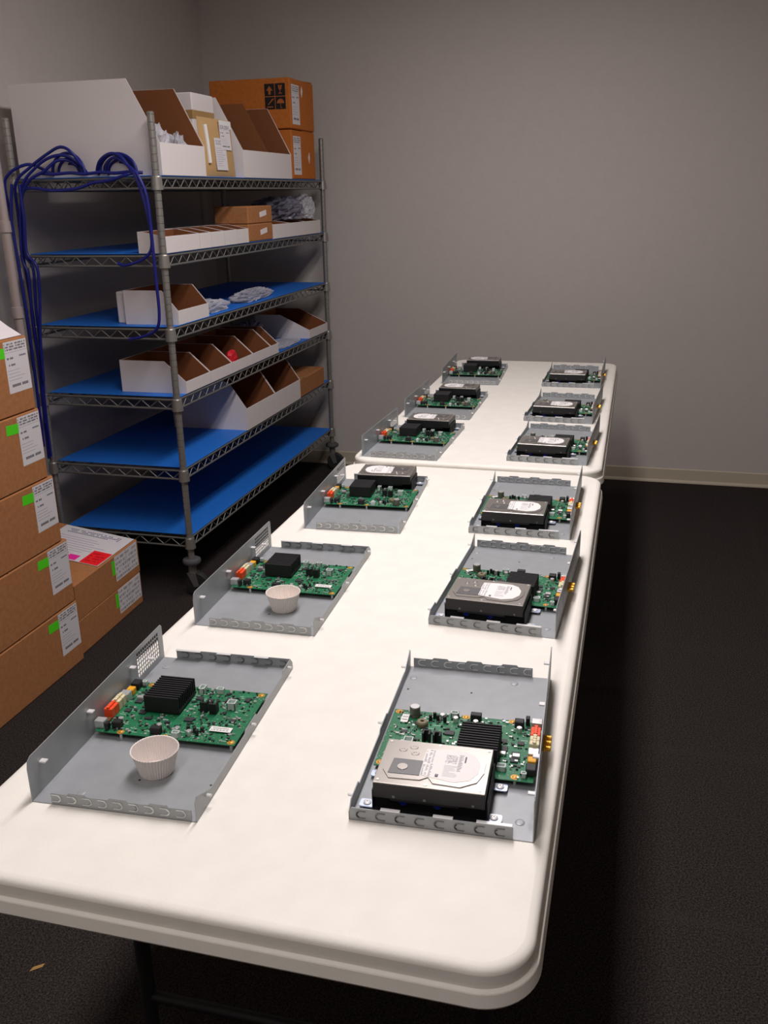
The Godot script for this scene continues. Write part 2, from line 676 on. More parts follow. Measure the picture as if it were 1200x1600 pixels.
func ceiling_lamp(where: Vector3, size: Vector2, energy: float, label: String) -> void:
	var t := thing("ceiling_light", label, "ceiling light", where)
	var st := start()
	for s in [-1.0, 1.0]:
		add_box(st, Vector3(0.03, 0.02, size.y + 0.06), at(s * (size.x / 2 + 0.015), -0.01, 0), 0.002)
		add_box(st, Vector3(size.x, 0.02, 0.03), at(0, -0.01, s * (size.y / 2 + 0.015)), 0.002)
	part("frame", st.commit(), M.lampframe, t)
	part("diffuser", box(Vector3(size.x, 0.006, size.y), 0.001), M.glow, t, Vector3(0, -0.006, 0))
	var a := AreaLight3D.new()
	a.name = "lamp_glow"
	a.area_size = size
	a.light_color = Color(1.0, 0.965, 0.985)
	a.light_energy = energy
	a.area_range = 12.0
	a.area_attenuation = 2.0
	a.shadow_enabled = true
	a.position = Vector3(0, -0.022, 0)
	a.rotation = Vector3(-PI / 2, 0, 0)
	t.add_child(a)


# ================================================================ folding tables
func build_tables() -> void:
	var halves := [[0.0, -0.9215, 1.843, "near white plastic folding table carrying the first three pairs of open trays"], [-0.0026, -2.797, 1.835, "far white plastic folding table butted against the near one"]]
	for h in halves:
		var t := thing("folding_table", h[3], "table", Vector3(h[0], 0, h[1]), 0.0, "white folding tables end to end")
		var hz: float = h[2] / 2
		var hx := 0.381
		# rings: inset from the rim, height, crease group; the skirt steps out at a ledge
		var rings := [[0.012, 0.740, 1], [0.007, 0.7392, 1], [0.003, 0.7370, 1], [0.0008, 0.7340, 1], [0.0, 0.7310, 2], [0.0, 0.7140, 3], [-0.0015, 0.7125, 3], [-0.0042, 0.7117, 4], [-0.0050, 0.7105, 5], [-0.0075, 0.6950, 6], [-0.0065, 0.6925, 6], [-0.003, 0.6915, 6], [0.0, 0.694, 6], [0.012, 0.712, 6]]
		var st := start()
		var loops := []
		for r in rings:
			var ring := []
			for p in outline(hx - r[0], hz - r[0], 0.062 - r[0], 12):
				ring.append(Vector3(p.x, r[1], p.y))
			loops.append(ring)
		var count: int = loops[0].size()
		for i in loops.size() - 1:
			for k in count:
				var j := (k + 1) % count
				var q := [loops[i][k], loops[i][j], loops[i + 1][j], loops[i + 1][k]]
				for v in [q[0], q[1], q[2], q[0], q[2], q[3]]:
					st.set_smooth_group(rings[i][2])
					st.set_uv(Vector2.ZERO)
					st.add_vertex(v)
		st.generate_normals()
		var top := st.commit()
		var st2 := start()
		face(st2, loops[0], Vector3.UP)
		face(st2, loops[-1], Vector3.DOWN)
		top = st2.commit(top)
		# one mesh with two surfaces
		part("tabletop", top, M.plastic, t)
		for s in [-1.0, 1.0]:
			var z: float = s * (hz - 0.32)
			var u := [Vector3(-0.29, 0.0, z), Vector3(-0.29, 0.62, z), Vector3(-0.27, 0.685, z), Vector3(0.27, 0.685, z), Vector3(0.29, 0.62, z), Vector3(0.29, 0.0, z)]
			var lg := part("leg", tube(u, 0.0135, 10), M.legmetal, t)
			part("crossbar", tube([Vector3(-0.29, 0.22, z), Vector3(0.29, 0.22, z)], 0.010, 8), M.legmetal, lg)
			part("brace", tube([Vector3(0, 0.685, z), Vector3(0, 0.60, z - s * 0.02), Vector3(0, 0.675, z - s * 0.36)], 0.009, 8), M.legmetal, lg)
			for e in [-1.0, 1.0]:
				part("foot_cap", cyl(0.017, 0.03, 12, 0.003), M.black, lg, Vector3(e * 0.29, 0, z))


# ================================================================ wire shelving
func post_mesh(h0: float, h1: float) -> ArrayMesh:
	var prof := [Vector2(0, h0)]
	var y := h0
	while y < h1 - 0.03:
		prof.append(Vector2(0.0127, y))
		prof.append(Vector2(0.0127, y + 0.0225))
		prof.append(Vector2(0.0110, y + 0.0232))
		prof.append(Vector2(0.0110, y + 0.0247))
		y += 0.0254
	prof.append(Vector2(0.0127, y))
	prof.append(Vector2(0.0127, h1 - 0.004))
	prof.append(Vector2(0.009, h1))
	prof.append(Vector2(0, h1))
	return lathe(prof, 14)


func zigzag(st: SurfaceTool, a: Vector3, b: Vector3, low: float, pitch: float) -> void:
	var n := int(round((b - a).length() / pitch))
	var pts := []
	for i in 2 * n + 1:
		var p := a.lerp(b, float(i) / (2 * n))
		p.y += -0.003 if i % 2 == 0 else low + 0.003
		pts.append(p)
	for i in pts.size() - 1:
		add_tube(st, [pts[i], pts[i + 1]], 0.0022, 5)


func build_shelving() -> void:
	var t := thing("wire_shelving", "tall grey wire shelving unit on casters against the left wall", "shelf", Vector3(SHELF_X, 0, SHELF_Z))
	var corners := [Vector3(0, 0, 0), Vector3(0, 0, -SHELF_L), Vector3(-SHELF_W, 0, 0), Vector3(-SHELF_W, 0, -SHELF_L)]
	var pm := post_mesh(0.11, 1.795)
	var bumper := lathe([Vector2(0, 0.134), Vector2(0.026, 0.134), Vector2(0.035, 0.139), Vector2(0.037, 0.147), Vector2(0.035, 0.155), Vector2(0.026, 0.160), Vector2(0, 0.160)], 20)
	var collar := lathe([Vector2(0.0128, -0.040), Vector2(0.0215, -0.040), Vector2(0.0185, 0.002), Vector2(0.0165, 0.006), Vector2(0.0128, 0.006)], 16)
	for c in corners:
		part("post", pm, M.chrome, t, c)
		var cs := thing_part("caster", t, c)
		part("bumper", bumper, M.greyrubber, cs)
		var st := start()
		add_lathe(st, [Vector2(0, 0.098), Vector2(0.018, 0.098), Vector2(0.016, 0.134), Vector2(0, 0.134)], 12)
		for s in [-1.0, 1.0]:
			add_prism(st, [Vector2(-0.018, 0.10), Vector2(0.018, 0.10), Vector2(0.030, 0.046), Vector2(0.010, 0.040)], s * 0.017 - 0.0015, s * 0.017 + 0.0015)
		part("fork", st.commit(), M.wire, cs)
		var wheel := start()
		add_lathe(wheel, [Vector2(0, -0.013), Vector2(0.030, -0.013), Vector2(0.046, -0.012), Vector2(0.050, -0.008), Vector2(0.050, 0.008), Vector2(0.046, 0.012), Vector2(0.030, 0.013), Vector2(0, 0.013)], 24)
		part("wheel", wheel.commit(), M.rubber, cs, Vector3(0.018, 0.05, 0), Vector3(PI / 2, 0, 0))
	# one rack: two-wire rim all round with a zigzag truss, cross wires for the deck
	var low := -0.034
	var rails := []
	var ins := 0.012
	for e in [[Vector3(0, 0, -ins), Vector3(0, 0, -SHELF_L + ins)], [Vector3(-SHELF_W, 0, -ins), Vector3(-SHELF_W, 0, -SHELF_L + ins)], [Vector3(-ins, 0, 0), Vector3(-SHELF_W + ins, 0, 0)], [Vector3(-ins, 0, -SHELF_L), Vector3(-SHELF_W + ins, 0, -SHELF_L)]]:
		var a: Vector3 = e[0]
		var b: Vector3 = e[1]
		var lo := Vector3(0, low, 0)
		var z := start()
		zigzag(z, a, b, low, 0.066)
		rails.append([tube([a, b], 0.0042, 8), tube([a + lo, b + lo], 0.0042, 8), z.commit()])
	var deck := start()
	var k := 0.03
	while k < SHELF_L - 0.02:
		add_tube(deck, [Vector3(0, -0.002, -k), Vector3(-SHELF_W, -0.002, -k)], 0.0014, 4)
		k += 0.026
	for x in [-0.14, -0.286, -0.43]:
		add_tube(deck, [Vector3(x, -0.006, 0), Vector3(x, -0.006, -SHELF_L)], 0.003, 6)
	var deck_mesh := deck.commit()
	for y in DECKS:
		var r := part("shelf_rack", deck_mesh, M.wire, t, Vector3(0, y - 0.006, 0))
		for m in rails:
			part("top_wire", m[0], M.wire, r)
			part("bottom_wire", m[1], M.wire, r)
			part("truss_wire", m[2], M.wire, r)
		for c in corners:
			part("collar", collar, M.chrome, r, c)
	# blue liners lie on the racks
	var where := ["top shelf under the orange cartons", "second shelf under the row of shallow bins", "third shelf with two clear bags", "fourth shelf with a row of small bins", "fifth shelf with two large bins", "empty bottom shelf"]
	for i in 6:
		var lm := start()
		var y: float = DECKS[i]
		var lw := SHELF_W - 0.034
		var ll := SHELF_L - 0.04
		add_box(lm, Vector3(lw + 0.022, 0.003, ll), at(-SHELF_W / 2 + 0.008, 0.0015, -SHELF_L / 2), 0.001)
		single("shelf_liner", lm.commit(), M.liner, "blue plastic liner sheet on the " + where[i] if i != 5 else "bare blue plastic liner sheet covering the empty bottom shelf", "shelf liner", Vector3(SHELF_X, y, SHELF_Z), Vector3.ZERO, "blue shelf liners")
	# the neighbouring post at the left edge
	var p := thing("shelving_post", "lone grey shelving post beside the blue cables at the left edge", "post", Vector3(-1.739, 0, -2.205))
	var pb := part("pole", lathe([Vector2(0, 0), Vector2(0.018, 0), Vector2(0.018, 0.02), Vector2(0.0165, 0.022), Vector2(0.0165, 1.79), Vector2(0.012, 1.796), Vector2(0, 1.796)], 16), M.palepost, p)
	for y in [1.43, 1.13]:
		part("collar", lathe([Vector2(0.0165, -0.02), Vector2(0.0215, -0.02), Vector2(0.020, 0.018), Vector2(0.0165, 0.02)], 16), M.palepost, pb, Vector3(0, y, 0))


func thing_part(called: String, parent: Node3D, where: Vector3) -> Node3D:
	var o := Node3D.new()
	o.name = called
	o.position = where
	parent.add_child(o, true)
	return o


# ================================================================ the open trays
const W := 0.240
const D := 0.420


func tongue() -> ArrayMesh:
	# U-shaped punched tongue, open towards +x, in the xy plane
	var pts := []
	for k in 9:
		var t := PI / 2 + PI * k / 8
		pts.append(Vector2(cos(t), sin(t)) * 0.0055)
	pts.append(Vector2(0.008, -0.0055))
	pts.append(Vector2(0.008, -0.0046))
	for k in 9:
		var t := PI * 1.5 - PI * k / 8
		pts.append(Vector2(cos(t), sin(t)) * 0.0046)
	pts.append(Vector2(0.008, 0.0046))
	pts.append(Vector2(0.008, 0.0055))
	return prism(pts, -0.0018, 0.0018)


func make_tray(drive: bool) -> Node3D:
	var t := Node3D.new()
	var th := 0.0014
	# floor pan with two embossed dimples
	part("floor_pan", box(Vector3(W, th, D), 0.0004), M.steel, t, Vector3(0, th / 2, 0))
	for q in [[-0.106, -0.17], [0.062, -0.182], [-0.09, 0.02], [0.10, 0.175]]:
		part("dimple", lathe([Vector2(0.0065, 0), Vector2(0.0062, 0.0006), Vector2(0.004, 0.0012), Vector2(0, 0.0013)], 16), M.steel, t, Vector3(q[0], th, q[1]))
	for q in [[-0.108, -0.132], [-0.004, -0.139]]:
		part("screw_hole", cyl(0.0018, 0.0003, 10), M.matteblack, t, Vector3(q[0], th, q[1]))
	# low side wall on the left with its three latch tabs
	var wallp := [Vector2(-D / 2, 0), Vector2(D / 2, 0), Vector2(D / 2, 0.012), Vector2(D / 2 - 0.012, 0.024), Vector2(D / 2 - 0.05, 0.024), Vector2(D / 2 - 0.055, 0.017), Vector2(0.03, 0.017), Vector2(0.025, 0.022), Vector2(-0.02, 0.022), Vector2(-0.025, 0.017), Vector2(-D / 2 + 0.05, 0.017), Vector2(-D / 2 + 0.006, 0.036), Vector2(-D / 2, 0.030)]
	# outline x runs along the tray's z
	var side := Transform3D(Basis(Vector3.BACK, Vector3.UP, Vector3.LEFT), Vector3.ZERO)
	part("low_wall", prism(wallp, 0, th, side), M.steel, t, Vector3(-W / 2 + th, 0, 0))
	for z in [-0.175, 0.002, 0.182]:
		part("latch_tab", box(Vector3(0.008, 0.004, 0.005), 0.0012), M.bright, t, Vector3(-W / 2 - 0.004, 0.018, z))
	# front and back lips with punched tongues
	var tm := tongue()
	var lipback := [Vector2(-0.113, 0), Vector2(0.090, 0), Vector2(0.090, 0.018), Vector2(0.066, 0.018), Vector2(0.063, 0.021), Vector2(0.040, 0.021), Vector2(0.037, 0.018), Vector2(0.006, 0.018), Vector2(0.003, 0.021), Vector2(-0.020, 0.021), Vector2(-0.023, 0.018), Vector2(-0.052, 0.018), Vector2(-0.055, 0.021), Vector2(-0.078, 0.021), Vector2(-0.081, 0.018), Vector2(-0.113, 0.018)]
	var lb := part("back_lip", prism(lipback, 0, th), M.steel, t, Vector3(0, 0, -D / 2))
	for k in 9:
		part("slot_tongue", tm, M.bright, lb, Vector3(-0.100 + 0.0225 * k, 0.0108, th / 2))
	var lf := part("front_lip", prism([Vector2(-W / 2, 0), Vector2(0.094, 0), Vector2(0.094, 0.019), Vector2(-0.116, 0.019), Vector2(-W / 2, 0.013)], 0, th), M.steel, t, Vector3(0, 0, D / 2 - th))
	for k in 8:
		part("slot_tongue", tm, M.slot, lf, Vector3(-0.105 + 0.0258 * k, 0.0098, th / 2))
	for q in [[-0.065, 0.026], [0.004, 0.026], [0.070, 0.046]]:
		part("lip_tab", box(Vector3(q[1], 0.0012, 0.006), 0.0004), M.bright, lf, Vector3(q[0], 0.0192, -0.002))
	# tall panel on the right: chamfered outline with a square opening for the vent
	var hp := 0.066
	var z0 := 0.112
	var z1 := 0.194
	var y0 := 0.012
	var y1 := 0.058
	var pst := start()
	add_prism(pst, [Vector2(-D / 2, 0), Vector2(z0, 0), Vector2(z0, hp), Vector2(-D / 2 + 0.010, hp), Vector2(-D / 2 + 0.003, hp - 0.004), Vector2(-D / 2, hp - 0.014)], 0, th, side)
	add_prism(pst, [Vector2(z0, 0), Vector2(z1, 0), Vector2(z1, y0), Vector2(z0, y0)], 0, th, side)
	add_prism(pst, [Vector2(z0, y1), Vector2(z1, y1), Vector2(z1, hp), Vector2(z0, hp)], 0, th, side)
	add_prism(pst, [Vector2(z1, 0), Vector2(D / 2, 0), Vector2(D / 2, hp - 0.004), Vector2(D / 2 - 0.004, hp), Vector2(z1, hp)], 0, th, side)
	var pn := part("rear_panel", pst.commit(), M.steel, t, Vector3(W / 2, 0, 0))
	var vg := start()
	for k in 7:
		add_box(vg, Vector3(th * 0.7, 0.0013, z1 - z0), at(-th / 2, y0 + (y1 - y0) * k / 6.0, (z0 + z1) / 2))
	for k in 12:
		add_box(vg, Vector3(th * 0.7, y1 - y0, 0.0013), at(-th / 2, (y0 + y1) / 2, z0 + (z1 - z0) * k / 11.0))
	part("vent_grille", vg.commit(), M.steel, pn)
	for z in [-0.180, -0.050, 0.088]:
		part("panel_tab", box(Vector3(0.010, 0.003, 0.009), 0.0008), M.bright, pn, Vector3(-0.006, 0.046, z))
	part("panel_tab", box(Vector3(0.012, 0.003, 0.007), 0.0008), M.bright, pn, Vector3(-0.007, 0.030, 0.150))
	for z in [0.003, 0.0165, 0.030]:
		var js := start()
		add_lathe(js, [Vector2(0.0042, 0), Vector2(0.0048, 0.001), Vector2(0.0048, 0.003), Vector2(0.0040, 0.0035), Vector2(0.0040, 0.0105), Vector2(0.0033, 0.0115), Vector2(0.0018, 0.0115), Vector2(0.0018, 0.006), Vector2(0, 0.006)], 14)
		part("gold_jack", js.commit(), M.gold, pn, Vector3(0, 0.022, z), Vector3(0, 0, -PI / 2))
	make_board(t, drive)
	if drive:
		make_drive(t)
	return t


func make_board(t: Node3D, tall: bool) -> void:
	var bw := 0.224
	var bd := 0.152
	var top := 0.0126
	var o := part("circuit_board", box(Vector3(bw, 0.0016, bd), 0.0003), M.pcb, t, Vector3(0.0, top - 0.0008, 0.026))
	# everything below is placed by tray coordinates, then moved into the board's frame
	var off := Vector3(0.0, top - 0.0008, 0.026)
	var put := func(called: String, m: Mesh, mt: Material, x: float, z: float, turn := 0.0, y := 0.0) -> MeshInstance3D:
		return part(called, m, mt, o, Vector3(x, top + y, z) - off, Vector3(0, turn, 0))
	var ring := lathe([Vector2(0.0022, 0), Vector2(0.0058, 0), Vector2(0.0058, 0.0003), Vector2(0.0022, 0.0003)], 18)
	for q in [[-0.104, -0.043], [0.0, -0.046], [0.071, -0.046], [0.086, 0.094], [-0.104, 0.094], [0.016, 0.096]]:
		put.call("mounting_ring", ring, M.pad, q[0], q[1])
		put.call("mounting_screw", lathe([Vector2(0.0036, 0), Vector2(0.0034, 0.0011), Vector2(0.002, 0.0016), Vector2(0, 0.0016)], 12), M.pad, q[0], q[1])
		put.call("standoff", cyl(0.0026, top - 0.003, 10), M.silver, q[0], q[1], 0.0, -(top - 0.0014))
	# finned heat sink
	var hs := start()
	add_box(hs, Vector3(0.058, 0.006, 0.066), at(0, 0.003, 0), 0.0005)
	for k in 11:
		add_box(hs, Vector3(0.058, 0.022, 0.0028), at(0, 0.0165, -0.0316 + 0.00632 * k), 0.0004)
	put.call("heat_sink", hs.commit(), M.matteblack, 0.031, 0.046, 0.0, 0.002)
	put.call("processor", box(Vector3(0.036, 0.002, 0.036)), M.chip, 0.031, 0.046, 0.0, 0.001)
	# capacitors
	var big := lathe([Vector2(0, 0), Vector2(0.0082, 0), Vector2(0.0082, 0.002), Vector2(0.0076, 0.003), Vector2(0.0082, 0.004), Vector2(0.0082, 0.015), Vector2(0.0074, 0.0162), Vector2(0, 0.0162)], 20)
	if tall:
		put.call("capacitor", big, M.sleeve, -0.078, -0.036)
		put.call("capacitor_cap", cyl(0.0070, 0.0006, 18), M.silver, -0.078, -0.036, 0.0, 0.0162)
	var small := lathe([Vector2(0, 0), Vector2(0.0042, 0), Vector2(0.0042, 0.0075), Vector2(0.0036, 0.0082), Vector2(0, 0.0082)], 14)
	for q in [[-0.014, -0.030], [0.017, -0.026], [0.083, -0.020], [-0.035, -0.035]]:
		put.call("capacitor", small, M.silver, q[0], q[1])
	# paired black regulators with their own fins
	for q in [[-0.048, 0.032], [-0.032, 0.034]]:
		var rs := start()
		add_box(rs, Vector3(0.012, 0.018, 0.003), at(0, 0.009, -0.0045), 0.0004)
		add_box(rs, Vector3(0.003, 0.018, 0.009), at(-0.0045, 0.009, 0.0015), 0.0004)
		add_box(rs, Vector3(0.003, 0.018, 0.009), at(0.0045, 0.009, 0.0015), 0.0004)
		put.call("regulator_sink", rs.commit(), M.black, q[0], q[1])
	if tall:
		put.call("coil", lathe([Vector2(0, 0), Vector2(0.0085, 0), Vector2(0.009, 0.002), Vector2(0.009, 0.006), Vector2(0.0075, 0.0085), Vector2(0.003, 0.0085), Vector2(0.003, 0.004), Vector2(0, 0.004)], 18), M.coil, -0.062, -0.010)
	for q in [[-0.047, -0.034], [-0.041, -0.028], [-0.052, -0.026], [-0.030, -0.026]]:
		put.call("transistor", box(Vector3(0.005, 0.010, 0.004), 0.0006), M.black, q[0], q[1], 0.3, 0.005)
	put.call("header_socket", box(Vector3(0.0165, 0.012, 0.010), 0.0008), M.black, 0.016, -0.040, 0.0, 0.006)
	# sockets made of a frame, open on top
	for q in [[-0.072, 0.048, 0.014, 0.013, 0.013], [-0.017, -0.043, 0.012, 0.009, 0.009], [-0.006, 0.088, 0.010, 0.014, 0.010], [0.066, 0.080, 0.013, 0.010, 0.008], [0.098, 0.092, 0.008, 0.007, 0.008], [-0.036, 0.090, 0.012, 0.008, 0.009]]:
		var ss := start()
		for s in [-1.0, 1.0]:
			add_box(ss, Vector3(0.0018, q[4], q[3]), at(s * (q[2] / 2 - 0.0009), q[4] / 2, 0), 0.0003)
			add_box(ss, Vector3(q[2], q[4], 0.0018), at(0, q[4] / 2, s * (q[3] / 2 - 0.0009)), 0.0003)
		add_box(ss, Vector3(q[2] - 0.002, q[4] * 0.5, q[3] - 0.002), at(0, q[4] * 0.25, 0))
		put.call("power_socket", ss.commit(), M.milky, q[0], q[1])
	# chips
	for q in [[-0.018, 0.004, 0.014, 0.011], [0.062, 0.010, 0.011, 0.008], [0.066, 0.030, 0.009, 0.012], [0.088, 0.012, 0.010, 0.009], [-0.060, 0.070, 0.013, 0.013], [-0.010, 0.066, 0.012, 0.009], [0.083, 0.040, 0.012, 0.009], [0.082, 0.056, 0.011, 0.010], [-0.086, 0.012, 0.010, 0.008], [0.046, -0.004, 0.012, 0.006], [-0.088, 0.075, 0.009, 0.012], [0.045, 0.090, 0.014, 0.008], [-0.030, 0.062, 0.010, 0.010]]:
		put.call("chip", box(Vector3(q[2], 0.0022, q[3]), 0.0004), M.chip, q[0], q[1], 0.0, 0.0012)
	put.call("shield_can", box(Vector3(0.011, 0.006, 0.007), 0.0008), M.silver, 0.084, 0.048, 0.0, 0.003)
	put.call("shield_can", box(Vector3(0.010, 0.005, 0.007), 0.0008), M.silver, 0.064, 0.044, 0.0, 0.0025)
	# connectors along the rear panel, from the far end of the panel
	put.call("power_jack", box(Vector3(0.014, 0.012, 0.012), 0.0012), M.black, 0.082, -0.034, 0.0, 0.006)
	put.call("antenna_header", box(Vector3(0.006, 0.013, 0.009), 0.001), M.black, 0.094, -0.043, 0.0, 0.0065)
	var usb := start()
	add_box(usb, Vector3(0.016, 0.0125, 0.013), at(0, 0.00625, 0), 0.0008)
	put.call("data_port", usb.commit(), M.silver, 0.108, -0.036)
	put.call("port_insert", box(Vector3(0.014, 0.004, 0.010)), M.brown, 0.107, -0.022, 0.0, 0.003)
	var stack := start()
	add_box(stack, Vector3(0.014, 0.016, 0.011), at(0, 0.008, 0), 0.0008)
	for s in [-1.0, 1.0]:
		add_lathe(stack, [Vector2(0.0028, 0), Vector2(0.0028, 0.003), Vector2(0, 0.003)], 10, at(0, 0.016, s * 0.0028))
	var sm := stack.commit()
	put.call("audio_jack_block", sm, M.orange, 0.108, -0.008)
	put.call("audio_jack_block", sm, M.orange, 0.108, 0.003)
	put.call("audio_jack_block", sm, M.cream, 0.108, 0.016)
	put.call("audio_jack_block", sm, M.cream, 0.108, 0.028)
	put.call("audio_jack_block", box(Vector3(0.012, 0.011, 0.013), 0.001), M.yellow, 0.107, 0.062, 0.0, 0.0055)
	put.call("network_port", box(Vector3(0.015, 0.013, 0.015), 0.0008), M.silver, 0.108, 0.045, 0.0, 0.0065)
	put.call("power_inlet", box(Vector3(0.014, 0.012, 0.016), 0.001), M.black, 0.107, 0.082, 0.0, 0.006)
	# the crowd of tiny surface-mounted pieces nobody could count
	var r := RandomNumberGenerator.new()
	r.seed = 77
	var tiny := start()
	var lightst := start()
	for i in 460:
		var x := r.randf_range(-0.105, 0.098)
		var z := r.randf_range(-0.046, 0.098)
		if x > -0.002 and x < 0.064 and z > 0.010 and z < 0.082:
			continue
		var s := Vector3(r.randf_range(0.0012, 0.0052), r.randf_range(0.0008, 0.0030), r.randf_range(0.001, 0.0042))
		add_box(lightst if i % 3 == 0 else tiny, s, at(x - off.x, top + s.y / 2 - off.y, z - off.z))
	part("surface_components", tiny.commit(), M.chip, o).set_meta("kind", "stuff")
	part("solder_points", lightst.commit(), M.silver, o).set_meta("kind", "stuff")


func make_drive(t: Node3D) -> void:
	var cx := -0.017
	var cz := 0.144
	var b := 0.026
	# black cradle screwed to the floor
	var cr := start()
	add_box(cr, Vector3(0.150, 0.0016, 0.094), at(cx, 0.004, cz), 0.0004)
	for s in [-1.0, 1.0]:
		add_box(cr, Vector3(0.002, 0.032, 0.090), at(cx + s * 0.0755, 0.019, cz), 0.0004)
	add_box(cr, Vector3(0.150, 0.018, 0.002), at(cx, 0.012, cz + 0.036), 0.0004)
	var ck := part("drive_cradle", cr.commit(), M.matteblack, t)
	for q in [[-0.102, 0.180], [0.068, 0.112], [0.067, 0.180], [-0.102, 0.112]]:
		var ear := part("mounting_ear", prism(outline(0.010, 0.008, 0.003, 4), 0, 0.0016, flat()), M.zinc, ck, Vector3(q[0], 0.0055, q[1]))
		part("ear_screw", lathe([Vector2(0.0055, 0), Vector2(0.0052, 0.0016), Vector2(0.003, 0.0026), Vector2(0.0012, 0.0026), Vector2(0.0012, 0.0014), Vector2(0, 0.0014)], 14), M.bright, ear, Vector3(0, 0.0016, 0))
		part("ear_leg", box(Vector3(0.010, 0.004, 0.012)), M.matteblack, ear, Vector3(0, -0.002, 0))
	for x in [-0.052, -0.006]:
		part("blue_grommet", lathe([Vector2(0, 0), Vector2(0.0052, 0), Vector2(0.0056, 0.001), Vector2(0.0056, 0.006), Vector2(0.0042, 0.007), Vector2(0, 0.007)], 14), M.blue, ck, Vector3(x, 0.020, cz + 0.037), Vector3(PI / 2, 0, 0))
	# the drive: dark casting with a stepped underside edge
	var L := 0.147
	var Wd := 0.1016
	var bs := start()
	add_box(bs, Vector3(L, 0.022, Wd), at(0, 0.013, 0), 0.0008)
	add_box(bs, Vector3(L * 0.62, 0.006, Wd - 0.004), at(-0.006, 0.0005, 0), 0.0008)
	var d := part("hard_drive", bs.commit(), M.drivebody, t, Vector3(cx, b, cz))
	for x in [-0.046, -0.005, 0.058]:
		part("side_screw_hole", lathe([Vector2(0.0020, 0), Vector2(0.0020, 0.0006), Vector2(0.0011, 0.0006), Vector2(0, 0.0002)], 10), M.plate, d, Vector3(x, 0.0065, Wd / 2), Vector3(PI / 2, 0, 0))
	# silver cover: bevelled plate and a raised field with cut corners
	part("cover_plate", box(Vector3(L, 0.0024, Wd), 0.0009), M.cover, d, Vector3(0, 0.0252, 0))
	var raised := [Vector2(-0.066, -0.022), Vector2(-0.055, -0.040), Vector2(-0.014, -0.038), Vector2(-0.004, -0.030), Vector2(0.004, -0.042), Vector2(0.040, -0.044), Vector2(0.060, -0.030), Vector2(0.067, -0.008), Vector2(0.067, 0.014), Vector2(0.056, 0.034), Vector2(0.036, 0.044), Vector2(-0.010, 0.044), Vector2(-0.052, 0.042), Vector2(-0.062, 0.030)]
	part("raised_field", prism(raised, 0, 0.0012, flat()), M.cover, d, Vector3(0, 0.0264, 0))
	part("dark_plate", prism([Vector2(-0.058, -0.030), Vector2(-0.016, -0.029), Vector2(-0.016, 0.004), Vector2(-0.056, 0.004)], 0, 0.0006, flat()), M.plate, d, Vector3(0, 0.0276, 0))
	part("spindle_disc", cyl(0.0072, 0.0008, 22, 0.0003), M.cover, d, Vector3(-0.041, 0.0282, 0.014))
	for q in [[-0.048, -0.026], [-0.034, -0.034], [-0.030, -0.020]]:
		part("cover_screw", lathe([Vector2(0.0056, 0), Vector2(0.0050, 0.0005), Vector2(0.0026, 0.0005), Vector2(0.0022, 0.0001), Vector2(0, 0.0001)], 16), M.cover, d, Vector3(q[0], 0.0276, q[1]))
	for q in [[-0.068, -0.045], [0.068, -0.045], [-0.068, 0.045], [0.066, 0.045], [0.0, -0.047], [-0.005, 0.046]]:
		part("rim_screw", lathe([Vector2(0.0024, 0), Vector2(0.0022, 0.0005), Vector2(0.001, 0.0005), Vector2(0, 0.0002)], 12), M.silver, d, Vector3(q[0], 0.0264, q[1]))
	var lab := [Vector2(-0.018, -0.026), Vector2(0.004, -0.031), Vector2(0.030, -0.036), Vector2(0.050, -0.028), Vector2(0.060, -0.010), Vector2(0.060, 0.010), Vector2(0.052, 0.028), Vector2(0.038, 0.036), Vector2(0.012, 0.036), Vector2(-0.016, 0.033)]
	part("drive_label", prism(lab, 0, 0.0003, flat()), M.drivelabel, d, Vector3(0, 0.0276, 0))


func place_tray(proto: Node3D, nm: String, label: String, x: float, z: float, turn: float, group: String) -> Node3D:
	var o: Node3D = proto.duplicate()
	o.name = numbered(nm)
	add_child(o)
	o.position = Vector3(x, TABLE_TOP, z)
	o.rotation.y = turn
	tag(o, label, "electronics tray", group)
	return o


